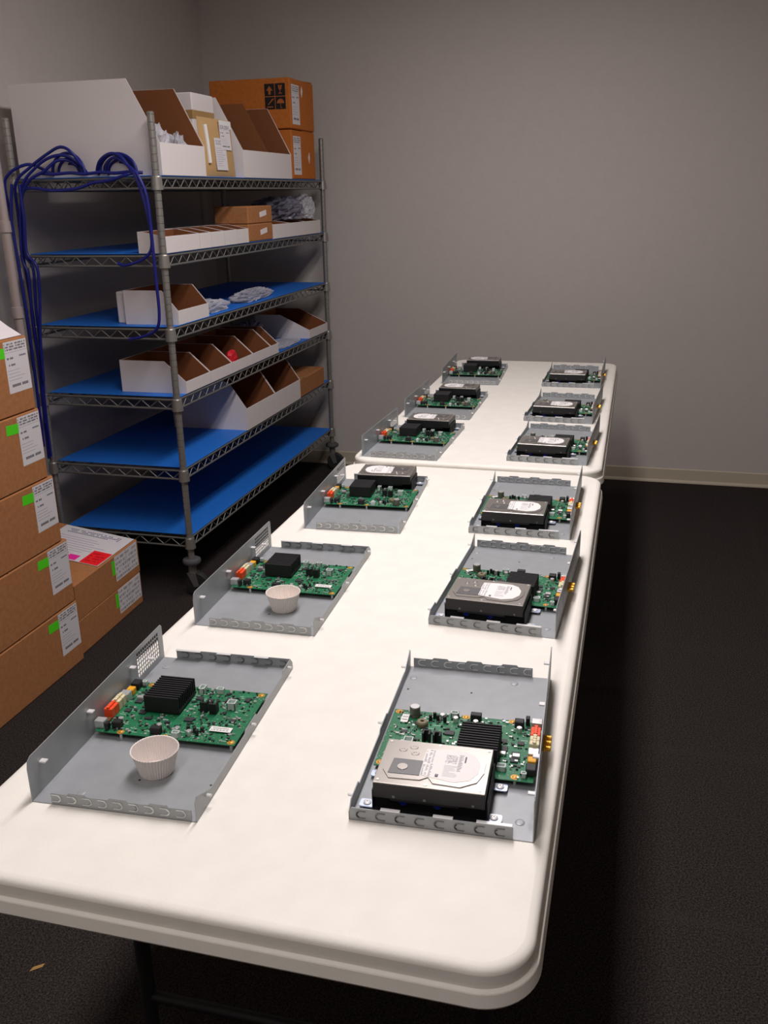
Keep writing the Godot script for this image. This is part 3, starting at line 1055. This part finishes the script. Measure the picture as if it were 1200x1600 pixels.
func build_trays() -> void:
	var with := make_tray(true)
	var without := make_tray(false)
	var right := [
		[0.233, -0.420, 0.040, "open steel tray with silver hard drive, nearest of the right row"],
		[0.229, -1.000, -0.042, "open steel tray with silver hard drive, second nearest in the right row"],
		[0.210, -1.513, -0.005, "open steel tray with hard drive by the far right corner of the near table"],
		[0.223, -2.152, -0.047, "open steel tray with hard drive, nearest of the right row on the far table"],
		[0.213, -2.680, -0.046, "open steel tray with hard drive, middle of the right row on the far table"],
		[0.208, -3.310, -0.012, "open steel tray with hard drive, farthest of the right row"]]
	var left := [
		[-0.2005, -0.356, 0.050, "open steel tray without a drive, nearest of the left row, holding a paper cup"],
		[-0.219, -0.905, 0.022, "open steel tray without a drive, second of the left row, holding a paper cup"],
		[-0.201, -1.464, 0.055, "open steel tray with far-side drive, third in the left row behind the cups"],
		[-0.228, -2.1165, -0.026, "open steel tray with far-side drive, nearest of the left row on the far table"],
		[-0.226, -2.660, -0.005, "open steel tray with far-side drive, middle of the left row on the far table"],
		[-0.224, -3.300, 0.035, "open steel tray with far-side drive, farthest of the left row"]]
	for i in 6:
		var q: Array = right[i]
		var o := place_tray(with, "electronics_tray", q[3], q[0], q[1], q[2], "open trays of the right row")
		board_label(o, Vector3(-0.091, 0.0126, -0.022) if i == 0 else Vector3(-0.088, 0.0126, -0.036), Vector2(0.011, 0.022) if i == 0 else Vector2(0.026, 0.010), 0.0 if i == 0 else 0.5)
	for i in 6:
		var q: Array = left[i]
		var o := place_tray(without if i < 2 else with, "electronics_tray", q[3], q[0], q[1], PI + q[2], "open trays of the left row")
		board_label(o, Vector3(-0.078, 0.0126, -0.016 if i < 2 else -0.026), Vector2(0.034, 0.013) if i < 2 else Vector2(0.014, 0.010), 0.0)
	with.free()
	without.free()


func board_label(tray: Node3D, where: Vector3, size: Vector2, turn: float) -> void:
	var board: Node3D = tray.get_node("circuit_board")
	part("board_label", box(Vector3(size.x, 0.0004, size.y)), M.boardlabel, board, where - board.position + Vector3(0, 0.0026, 0), Vector3(0, turn, 0))


# ================================================================ cardboard boxes on the floor
func carton(called: String, label: String, size: Vector3, where: Vector3, turn: float, m: Material, group: String, bulge := 0.0) -> Node3D:
	# a closed box: body with a taped seam and flap lines on top; where = middle of the base
	var t := thing(called, label, "cardboard box", where, turn, group)
	var st := start()
	if bulge == 0.0:
		add_box(st, size, at(0, size.y / 2, 0), 0.004)
	else:
		var h := size * 0.5
		add_prism(st, [Vector2(-h.x, 0), Vector2(h.x, 0), Vector2(h.x, size.y - 0.002), Vector2(h.x - 0.003, size.y), Vector2(-h.x, size.y + bulge)], -h.z, h.z)
	part("body", st.commit(), m, t)
	return t


func build_boxes() -> void:
	var sticker := box(Vector3(0.0006, 0.030, 0.058))
	var lab := box(Vector3(0.0006, 0.152, 0.108))
	var far_z := [-1.748, -1.742, -1.716, -1.692, -1.680]
	var names := ["bottom kraft shipping box of the tall stack at the left edge", "second kraft shipping box from the floor in the tall left stack", "middle kraft shipping box of the tall left stack", "fourth kraft shipping box from the floor in the tall left stack", "topmost kraft shipping box of the tall left stack, under white paper"]
	for i in 5:
		var h := 0.2265
		var len := 0.62
		var t := carton("shipping_box", names[i], Vector3(0.530, h - 0.002, len), Vector3(-1.600, i * 0.2265, far_z[i] + len / 2), 0.0, M.kraft, "kraft boxes stacked by the shelving")
		part("shipping_label", lab, M.labels[0], t, Vector3(0.2652, 0.142, -len / 2 + 0.060))
		var g := part("green_sticker", sticker, M.green, t, Vector3(0.2652, 0.188, -len / 2 + 0.140), Vector3(-0.06, 0, 0))
		part("flap_seam", box(Vector3(0.528, 0.0015, 0.003)), M.innerkraft, t, Vector3(0, h - 0.002, 0))
	# white paper curling up on the topmost box
	var st := start()
	var rows := 10
	var grid := []
	for i in rows + 1:
		var f := float(i) / rows
		grid.append(Vector3(-f * 0.44, 0.0006 + 0.36 * pow(f, 1.15), 0))
	for i in rows:
		for s in 2:
			var dz := 0.0
			var a: Vector3 = grid[i]
			var b: Vector3 = grid[i + 1]
			var e := Vector3(0, 0.0007 * s, 0)
			face(st, [a + e, b + e, b + e + Vector3(0, 0, 0.30), a + e + Vector3(0, 0, 0.30)], Vector3.UP if s else Vector3.DOWN)
	for z in [0.0, 0.30]:
		for i in rows:
			face(st, [grid[i] + Vector3(0, 0, z), grid[i + 1] + Vector3(0, 0, z), grid[i + 1] + Vector3(0, 0.0007, z), grid[i] + Vector3(0, 0.0007, z)], Vector3(0, 0, z - 0.1))
	single("paper_sheet", st.commit(), M.paper, "white paper sheet curling up on the topmost kraft box", "paper", Vector3(-1.345, 1.1315, -1.672))
	# shorter pair in front of the shelving
	var nb := ["lower kraft box of the short pair in front of the shelving", "upper kraft box of the short pair, with a red sticker on its papers"]
	for i in 2:
		var h := 0.132
		var len := 0.46
		var t := carton("flat_box", nb[i], Vector3(0.36, h - 0.0015, len), Vector3(-1.542, i * h, -1.992), 0.035, M.kraft, "flat boxes before the shelving", 0.0 if i == 0 else 0.055)
		part("shipping_label", box(Vector3(0.0006, 0.098, 0.172)), M.labels[1], t, Vector3(0.1802, 0.078, -len / 2 + 0.094))
		part("green_sticker", box(Vector3(0.0006, 0.056, 0.020)), M.green, t, Vector3(0.1802, 0.088, -len / 2 + 0.192))
		if i == 1:
			var slope := atan2(0.055, 0.36)
			var pr := part("shipping_papers", box(Vector3(0.285, 0.0012, 0.280)), M.labels[2], t, Vector3(0.032, h + 0.0232, -len / 2 + 0.146), Vector3(0, 0, -slope))
			part("red_sticker", box(Vector3(0.072, 0.0006, 0.112)), M.red, pr, Vector3(0.104, 0.0010, 0.082))
			part("pink_sticker", box(Vector3(0.040, 0.0006, 0.042)), M.pink, pr, Vector3(0.028, 0.0010, 0.112))
	# dark sack standing behind the tall stack
	single("black_sack", bag(Vector3(0.15, 1.72, 0.20), 81, 0.12, 26, 26), M.sack, "tall black plastic sack standing behind the topmost kraft box", "bag", Vector3(-1.806, 0.0, -2.06))


# ================================================================ bins and cartons on the shelving
func bin(called: String, label: String, z_near: float, z_far: float, y: float, lip: float, h: float, run: float, depth: float, front: float, group: String, divider := 0.0) -> Node3D:
	# open-fronted corrugated bin: white outside, kraft inside; origin at the middle of its front edge
	var w := z_near - z_far - 0.002
	var t := thing(called, label, "storage bin", Vector3(front, y, (z_near + z_far) / 2), 0.0, group)
	var th := 0.0035
	var sidep := [Vector2(0, 0), Vector2(0, lip), Vector2(-run, h), Vector2(-depth, h), Vector2(-depth, 0)]
	var inner := [Vector2(-th, th), Vector2(-th, lip - 0.001), Vector2(-run - 0.001, h - 0.001), Vector2(-depth + th, h - 0.001), Vector2(-depth + th, th)]
	var st := start()
	var li := start()
	for s in [-1.0, 1.0]:
		add_prism(st, sidep, s * w / 2, s * (w / 2 - th * 0.6))
		add_prism(li, inner, s * (w / 2 - th * 0.6), s * (w / 2 - th * 1.3))
	add_box(st, Vector3(th * 0.7, lip, w - th), at(-th * 0.35, lip / 2, 0), 0.0006)
	add_box(li, Vector3(th * 0.5, lip - 0.002, w - th * 3), at(-th * 0.95, lip / 2, 0))
	add_box(st, Vector3(th * 0.6, h, w - th), at(-depth + th * 0.3, h / 2, 0))
	add_box(li, Vector3(th * 0.6, h - 0.002, w - th * 3), at(-depth + th * 0.9, h / 2, 0))
	add_box(st, Vector3(depth - th, th * 0.5, w - th), at(-depth / 2, th * 0.25, 0))
	add_box(li, Vector3(depth - th * 2, th * 0.5, w - th * 2), at(-depth / 2, th * 0.8, 0))
	var body := part("bin_body", st.commit(), M.whitebox, t)
	part("inner_lining", li.commit(), M.innerkraft, body)
	if divider != 0.0:
		part("divider", prism(inner, -0.0018, 0.0018), M.innerkraft, t, Vector3(0, 0, divider))
	return t


func build_bins() -> void:
	var f := SHELF_X + 0.004
	# top shelf: two tall bins, a padded envelope and a white carton between them, two orange cartons
	var y: float = DECKS[0] + 0.003
	bin("shelf_bin", "tall white bin on the top shelf at its near end, overflowing with clear plastic", -2.375, -2.735, y, 0.108, 0.315, 0.108, 0.574, f, "tall white bins on the top shelf")
	bin("shelf_bin", "wide tall white bin on the top shelf beside the orange cartons", -3.105, -3.690, y, 0.110, 0.315, 0.108, 0.560, f, "tall white bins on the top shelf", 0.001)
	var c := carton("white_carton", "white carton standing behind the tan padded envelope on the top shelf", Vector3(0.18, 0.315, 0.20), Vector3(-1.385, y, -2.965), 0.0, M.whitebox, "")
	part("packing_tape", box(Vector3(0.182, 0.035, 0.202), 0.002), M.tape, c, Vector3(0, 0.235, 0))
	var e := thing("padded_envelope", "tan padded envelope with white labels standing between the tall bins", "envelope", Vector3(-1.212, y, -2.900), 0.0)
	var body := part("body", bag_panel(0.31, 0.218, 0.020), M.envelope, e, Vector3.ZERO, Vector3(0, 0, 0.06))
	part("address_label", box(Vector3(0.0008, 0.120, 0.105)), M.labels[2], body, Vector3(0.0135, 0.085, -0.005))
	part("address_label", box(Vector3(0.0008, 0.095, 0.100)), M.labels[0], body, Vector3(0.0145, 0.150, -0.062))
	part("clear_tape", box(Vector3(0.0010, 0.030, 0.115), 0.0003), M.white, body, Vector3(0.0135, 0.198, -0.075))
	part("bubble_edge", tube([Vector3(0.011, 0.05, 0.105), Vector3(0.012, 0.13, 0.108), Vector3(0.010, 0.19, 0.110)], 0.009, 8), M.white, body)
	for i in 2:
		var o := carton("orange_carton", ["lower orange carton at the far end of the top shelf", "upper orange carton with four handling marks on the top shelf"][i], Vector3(0.41, 0.222, 0.335), Vector3(-1.403 + 0.004 * i, y + 0.2265 * i, -3.882 + 0.004 * i), 0.0, M.orangebox, "orange cartons on the top shelf")
		part("carton_label", box(Vector3(0.0006, 0.175, 0.105)), M.labels[0], o, Vector3(0.2052, 0.108, 0.095))
		part("carton_flap", box(Vector3(0.405, 0.006, 0.160), 0.002), M.orangebox, o, Vector3(0, 0.2225, -0.082), Vector3(0.05 if i == 1 else 0.0, 0, 0))
		part("scuffed_patch", prism([Vector2(0, -0.026), Vector2(0.014, 0.004), Vector2(0.003, 0.028), Vector2(-0.013, 0.002)], 0, 0.0006), M.paper, o, Vector3(0.2052, 0.10 if i == 0 else 0.170, -0.075 if i == 0 else 0.005), Vector3(0, PI / 2, 0))
		part("handling_marks", box(Vector3(0.104, 0.112, 0.0006)), M.icons, o, Vector3(0.130, 0.142 if i == 1 else 0.090, 0.1677))
	# second shelf: a row of shallow bins
	y = DECKS[1] + 0.003
	var zs := [-2.352, -2.63, -2.735, -2.860, -2.990, -3.112]
	var lab2 := ["shallow white bin nearest the near post on the second shelf", "narrow shallow white bin, second in the second shelf's row", "shallow white bin, third in the second shelf's row", "shallow white bin, fourth in the second shelf's row", "shallow white bin touching the two small kraft cartons on their near side"]
	for i in 5:
		bin("shallow_bin", lab2[i], zs[i], zs[i + 1], y, 0.058, 0.075, 0.09, 0.110 if i == 0 else 0.16, f, "shallow bins on the second shelf")
	for i in 2:
		var k := carton("kraft_carton", ["lower small kraft carton on the second shelf", "upper small kraft carton on the second shelf"][i], Vector3(0.16, 0.0735, 0.280), Vector3(f - 0.08, y + 0.0745 * i, -3.258), 0.0, M.kraft, "small kraft cartons on the second shelf")
		part("carton_label", box(Vector3(0.0006, 0.022, 0.080)), M.paper, k, Vector3(0.0802, 0.040, -0.030), Vector3(0.12, 0, 0))
	zs = [-3.415, -3.630, -3.850, -4.085]
	lab2 = ["shallow white bin just beyond the small kraft cartons", "shallow white bin with grey plastic over it on the second shelf", "shallow white bin beside the far post on the second shelf"]
	for i in 3:
		bin("shallow_bin", lab2[i], zs[i], zs[i + 1], y, 0.064, 0.075, 0.08, 0.20, f, "shallow bins on the second shelf")
	# third shelf
	y = DECKS[2] + 0.003
	bin("shelf_bin", "small white bin at the near end of the third shelf", -2.405, -2.668, y, 0.052, 0.125, 0.062, 0.220, f - 0.003, "small white bins on the third shelf")
	carton("white_carton", "slim white carton behind the small bin at the near end of the third shelf", Vector3(0.038, 0.118, 0.240), Vector3(f - 0.248, y, -2.545), 0.0, M.whitebox, "")
	# fourth shelf
	y = DECKS[3] + 0.003
	zs = [-2.412, -2.630, -2.845, -3.077, -3.293, -3.390]
	lab2 = ["small white bin nearest the near post on the fourth shelf", "second small white bin from the near post on the fourth shelf", "small white bin on the fourth shelf with a red packet in it", "small white bin just beyond the one with the red packet", "narrow white bin beside the flat bag on the fourth shelf"]
	for i in 5:
		bin("shelf_bin", lab2[i], zs[i], zs[i + 1], y, 0.046, 0.122, 0.085, 0.275, f, "small white bins on the fourth shelf")
	bin("shelf_bin", "white bin alone at the far end of the fourth shelf", -3.838, -4.140, y, 0.044, 0.120, 0.16, 0.300, f, "small white bins on the fourth shelf")
	single("red_packet", bag(Vector3(0.05, 0.11, 0.09), 33, 0.2, 10, 14), M.pink.duplicate(), "red packet sticking out of the third bin on the fourth shelf", "packet", Vector3(f - 0.055, y + 0.004, -2.965), Vector3(0, 0.2, 0.0)).material_override.albedo_color = Color(0.80, 0.04, 0.12)
	# fifth shelf
	y = DECKS[4] + 0.003
	bin("shelf_bin", "large white bin on the fifth shelf, nearer of two", -2.955, -3.302, y, 0.098, 0.215, 0.080, 0.360, f + 0.004, "large white bins on the fifth shelf")
	bin("shelf_bin", "large white bin on the fifth shelf, touching the kraft carton", -3.304, -3.652, y, 0.098, 0.215, 0.080, 0.360, f + 0.004, "large white bins on the fifth shelf")
	var k5 := carton("kraft_carton", "kraft carton taped along its edge on the fifth shelf", Vector3(0.26, 0.094, 0.385), Vector3(f - 0.128, y, -3.850), 0.0, M.kraft, "")
	part("packing_tape", box(Vector3(0.262, 0.0012, 0.050)), M.tape, k5, Vector3(0, 0.0942, 0.14))


func bag_panel(w: float, h: float, d: float) -> ArrayMesh:
	# a pillow standing on edge in the yz plane
	var st := start()
	var n := 12
	for s in [-1.0, 1.0]:
		for i in n:
			for j in n:
				var q := []
				for c in [[0, 0], [1, 0], [1, 1], [0, 1]]:
					var u := float(i + c[0]) / n
					var v := float(j + c[1]) / n
					var k := pow(sin(PI * u) * sin(PI * v), 0.35)
					q.append(Vector3(s * (d * 0.62 * k + 0.0004), v * h, (u - 0.5) * w))
				for v in ([q[0], q[1], q[2], q[0], q[2], q[3]] if s < 0 else [q[0], q[2], q[1], q[0], q[3], q[2]]):
					st.set_smooth_group(0)
					st.set_uv(Vector2.ZERO)
					st.add_vertex(v)
	st.generate_normals()
	return st.commit()


func build_bags() -> void:
	var y0: float = DECKS[0]
	single("plastic_bag", bag(Vector3(0.13, 0.25, 0.17), 51), M.film, "clear plastic bag bulging out of the near tall bin on the top shelf", "bag", Vector3(-1.30, y0 + 0.008, -2.495))
	single("plastic_bag", bag(Vector3(0.10, 0.21, 0.09), 52), M.film, "smaller clear bag at the far side of the near tall bin on the top shelf", "bag", Vector3(-1.29, y0 + 0.008, -2.672))
	var y1: float = DECKS[1] + 0.012
	single("plastic_bag", bag(Vector3(0.22, 0.15, 0.28), 53), M.greyfilm, "grey plastic bag slumped over the shallow bins near the far post", "bag", Vector3(-1.31, y1 + 0.067, -3.76))
	single("plastic_bag", bag(Vector3(0.10, 0.17, 0.14), 54, 0.2), M.film, "pale wrapped packet standing by the far post on the second shelf", "packet", Vector3(-1.262, y1 + 0.067, -4.02))
	var y2: float = DECKS[2] + 0.003
	single("plastic_bag", bag(Vector3(0.13, 0.062, 0.27), 55), M.film, "crumpled clear bag beside the bin on the third shelf", "bag", Vector3(-1.29, y2, -2.835))
	single("plastic_bag", bag(Vector3(0.12, 0.058, 0.42), 56), M.film, "long clear bag farther along the third shelf", "bag", Vector3(-1.29, y2, -3.33), Vector3(0, 0.1, 0))
	var y3: float = DECKS[3] + 0.003
	single("plastic_bag", bag(Vector3(0.13, 0.030, 0.36), 57, 0.2), M.film, "flat clear bag lying beside the far bin on the fourth shelf", "bag", Vector3(-1.27, y3, -3.61))
	single("plastic_bag", bag(Vector3(0.14, 0.17, 0.20), 58), M.greyfilm, "grey bag slumped behind the flat clear bag on the fourth shelf", "bag", Vector3(-1.44, y3, -3.60))


# ================================================================ blue network cables on the near end of the shelving
func build_cables() -> void:
	var z := -2.318
	var v := func(x: float, y: float, dz := 0.0) -> Vector3: return Vector3(x, y, z + dz)
	var c := []
	# loops standing on the top rack, then running down the left post
	c.append(["blue cable making the tallest loop at the left of the top shelf", [v.call(-1.477, 1.600, -0.04), v.call(-1.489, 1.630, -0.02), v.call(-1.509, 1.673), v.call(-1.55, 1.691), v.call(-1.604, 1.671), v.call(-1.676, 1.626, 0.012), v.call(-1.735, 1.575, 0.022), v.call(-1.752, 1.479, 0.010), v.call(-1.752, 1.321, 0.014), v.call(-1.749, 1.135, 0.012), v.call(-1.752, 0.942, 0.010), v.call(-1.760, 0.741, 0.012), v.call(-1.768, 0.546, 0.010)]])
	c.append(["blue cable making the middle loop at the left of the top shelf", [v.call(-1.484, 1.602, -0.045), v.call(-1.506, 1.637, -0.03), v.call(-1.541, 1.663, -0.01), v.call(-1.593, 1.658, 0.006), v.call(-1.650, 1.625, 0.016), v.call(-1.707, 1.566, 0.024), v.call(-1.731, 1.457, 0.016), v.call(-1.738, 1.330, 0.020), v.call(-1.712, 1.275, 0.022), v.call(-1.727, 1.135, 0.016), v.call(-1.736, 0.942, 0.014), v.call(-1.750, 0.742, 0.014), v.call(-1.757, 0.555, 0.010)]])
	c.append(["blue cable making the smallest loop at the left of the top shelf", [v.call(-1.502, 1.600, -0.05), v.call(-1.515, 1.631, -0.03), v.call(-1.543, 1.648, -0.02), v.call(-1.575, 1.645), v.call(-1.620, 1.612, 0.014), v.call(-1.680, 1.578, 0.026), v.call(-1.724, 1.50, 0.026), v.call(-1.750, 1.321, 0.024), v.call(-1.733, 1.252, 0.026), v.call(-1.745, 1.087, 0.022), v.call(-1.746, 0.892, 0.018), v.call(-1.758, 0.690, 0.016)]])
	c.append(["blue cable bending over the left corner of the top shelf", [v.call(-1.62, 1.600, -0.05), v.call(-1.675, 1.635, -0.01), v.call(-1.715, 1.631, 0.010), v.call(-1.757, 1.606, 0.024), v.call(-1.779, 1.566, 0.026), v.call(-1.775, 1.45, 0.022), v.call(-1.772, 1.30, 0.024), v.call(-1.768, 1.10, 0.024), v.call(-1.771, 0.90, 0.022)]])
	c.append(["blue cable sagging under the top shelf's near rail", [v.call(-1.700, 1.555, 0.024), v.call(-1.661, 1.556, 0.022), v.call(-1.584, 1.547, 0.022), v.call(-1.492, 1.552, 0.022), v.call(-1.426, 1.569, 0.022), v.call(-1.350, 1.578, 0.024), v.call(-1.285, 1.596, 0.016), v.call(-1.262, 1.601, -0.03)]])
	# loops at the right, then hanging beside the near post
	c.append(["blue cable looping at the right and ending at the second shelf", [v.call(-1.440, 1.600, -0.05), v.call(-1.433, 1.614, -0.03), v.call(-1.404, 1.645, -0.01), v.call(-1.359, 1.664), v.call(-1.315, 1.655, 0.010), v.call(-1.280, 1.618, 0.018), v.call(-1.256, 1.590, 0.024), v.call(-1.237, 1.515, 0.018), v.call(-1.221, 1.408, 0.018), v.call(-1.224, 1.343, 0.022), v.call(-1.263, 1.308, 0.026), v.call(-1.329, 1.290, 0.024), v.call(-1.360, 1.296, 0.022)]])
	c.append(["blue cable looping at the right and ending at the third shelf", [v.call(-1.400, 1.600, -0.05), v.call(-1.396, 1.611, -0.03), v.call(-1.372, 1.640, -0.01), v.call(-1.341, 1.651), v.call(-1.305, 1.638, 0.012), v.call(-1.262, 1.606, 0.022), v.call(-1.238, 1.580, 0.028), v.call(-1.218, 1.515, 0.026), v.call(-1.214, 1.386, 0.026), v.call(-1.214, 1.255, 0.026), v.call(-1.214, 1.120, 0.026), v.call(-1.231, 1.066, 0.026), v.call(-1.281, 1.040, 0.026), v.call(-1.348, 1.026, 0.024)]])
	c.append(["blue cable in the low tangle between the two groups of loops", [v.call(-1.640, 1.606, 0.006), v.call(-1.585, 1.602, 0.012), v.call(-1.52, 1.605, 0.004), v.call(-1.46, 1.600, 0.014), v.call(-1.40, 1.604, 0.006), v.call(-1.34, 1.600, 0.012), v.call(-1.29, 1.603, 0.004), v.call(-1.25, 1.600, -0.02)]])
	# further loops packed close behind the first ones
	var more := ["blue loop just inside the tallest one at the left", "blue loop between the middle and the smallest at the left", "innermost blue loop at the left of the top shelf"]
	for i in 3:
		var k := 1.0 - 0.22 * (i + 0.5)
		var mid := Vector3(-1.552, 1.603, z - 0.035 - 0.012 * i)
		var arc := []
		for j in 9:
			var t := PI * j / 8
			arc.append(mid + Vector3(cos(t) * 0.082 * k, sin(t) * 0.078 * k, 0.012 * cos(t)))
		c.append([more[i], arc])
	more = ["outermost blue loop of the right cluster on the top shelf", "blue loop just inside the outer one of the right cluster", "inner blue loop of the right cluster on the top shelf", "innermost blue loop of the right cluster on the top shelf"]
	for i in 4:
		var k := 1.0 - 0.15 * i
		var mid := Vector3(-1.350, 1.603, z - 0.028 - 0.011 * i)
		var arc := []
		for j in 9:
			var t := PI * j / 8
			arc.append(mid + Vector3(cos(t) * 0.078 * k, sin(t) * 0.062 * k, 0.010 * cos(t)))
		c.append([more[i], arc])
	c.append(["blue cable hanging straight down nearest the lone post", [v.call(-1.742, 1.572, 0.036), v.call(-1.764, 1.45, 0.036), v.call(-1.760, 1.30, 0.038), v.call(-1.757, 1.10, 0.034), v.call(-1.762, 0.85, 0.032), v.call(-1.770, 0.60, 0.030)]])
	c.append(["blue cable bowing rightward between the second and third shelves at the left", [v.call(-1.716, 1.570, 0.030), v.call(-1.716, 1.45, 0.030), v.call(-1.724, 1.335, 0.030), v.call(-1.690, 1.285, 0.030), v.call(-1.696, 1.18, 0.028), v.call(-1.716, 1.03, 0.030), v.call(-1.730, 0.86, 0.028)]])
	for q in c:
		single("network_cable", tube(curve(q[1], 7), 0.0056, 8), M.cable, q[0], "cable", Vector3.ZERO, Vector3.ZERO, "blue cables on the shelving's near end")


# ================================================================ paper cups and small things
func cup_mesh() -> ArrayMesh:
	var st := start()
	var n := 96
	var prof := [Vector2(0.0, 0.0015), Vector2(0.0225, 0.0015), Vector2(0.0232, 0.0), Vector2(0.0240, 0.001), Vector2(0.0325, 0.0345), Vector2(0.0342, 0.0362), Vector2(0.0340, 0.0372), Vector2(0.0326, 0.0366), Vector2(0.0232, 0.0024), Vector2(0.0, 0.0022)]
	var rings := []
	for i in prof.size():
		var ring := []
		for k in n:
			var t := TAU * k / n
			var amp := 0.00045 if i >= 3 and i <= 8 else 0.0
			var r: float = prof[i].x + amp * (1.0 if k % 2 else -1.0)
			ring.append(Vector3(cos(t) * maxf(r, 0.0), prof[i].y, sin(t) * maxf(r, 0.0)))
		rings.append(ring)
	for i in prof.size() - 1:
		for k in n:
			var j := (k + 1) % n
			for v in [rings[i][k], rings[i][j], rings[i + 1][j], rings[i][k], rings[i + 1][j], rings[i + 1][k]]:
				st.set_smooth_group(-1)
				st.set_uv(Vector2.ZERO)
				st.add_vertex(v)
	st.generate_normals()
	return st.commit()


func build_small() -> void:
	var cm := cup_mesh()
	var y := TABLE_TOP + 0.0016
	single("paper_cup", cm, M.cup, "small pleated paper cup holding blue screws on the nearest left tray", "cup", Vector3(-0.176, y, -0.243), Vector3.ZERO, "pleated paper cups")
	single("paper_cup", cm, M.cup, "small pleated paper cup on the second left tray", "cup", Vector3(-0.192, y, -0.796), Vector3.ZERO, "pleated paper cups")
	var screw := lathe([Vector2(0, 0), Vector2(0.0052, 0), Vector2(0.0056, 0.001), Vector2(0.0056, 0.006), Vector2(0.0042, 0.007), Vector2(0.0022, 0.007), Vector2(0.0022, 0.012), Vector2(0, 0.012)], 14)
	var spots := [[-0.172, -0.250, 1.1, "blue grommet screw lying at the middle of the nearest paper cup"], [-0.164, -0.243, 0.4, "blue grommet screw lying toward the right in the nearest paper cup"], [-0.182, -0.238, 2.2, "blue grommet screw lying toward the left in the nearest paper cup"]]
	for s in spots:
		single("blue_screw", screw, M.blue, s[3], "screw", Vector3(s[0], y + 0.0082, s[1]), Vector3(PI / 2, s[2], 0), "blue screws in the paper cup")
	# scrap on the carpet
	single("paper_scrap", prism([Vector2(-0.016, -0.003), Vector2(0.010, -0.005), Vector2(0.017, 0.002), Vector2(-0.006, 0.005)], 0, 0.0012, flat()), M.tape, "tiny tan scrap on the carpet in front of the near table", "scrap", Vector3(-0.675, 0.0004, -0.509), Vector3(0, 0.8, 0))
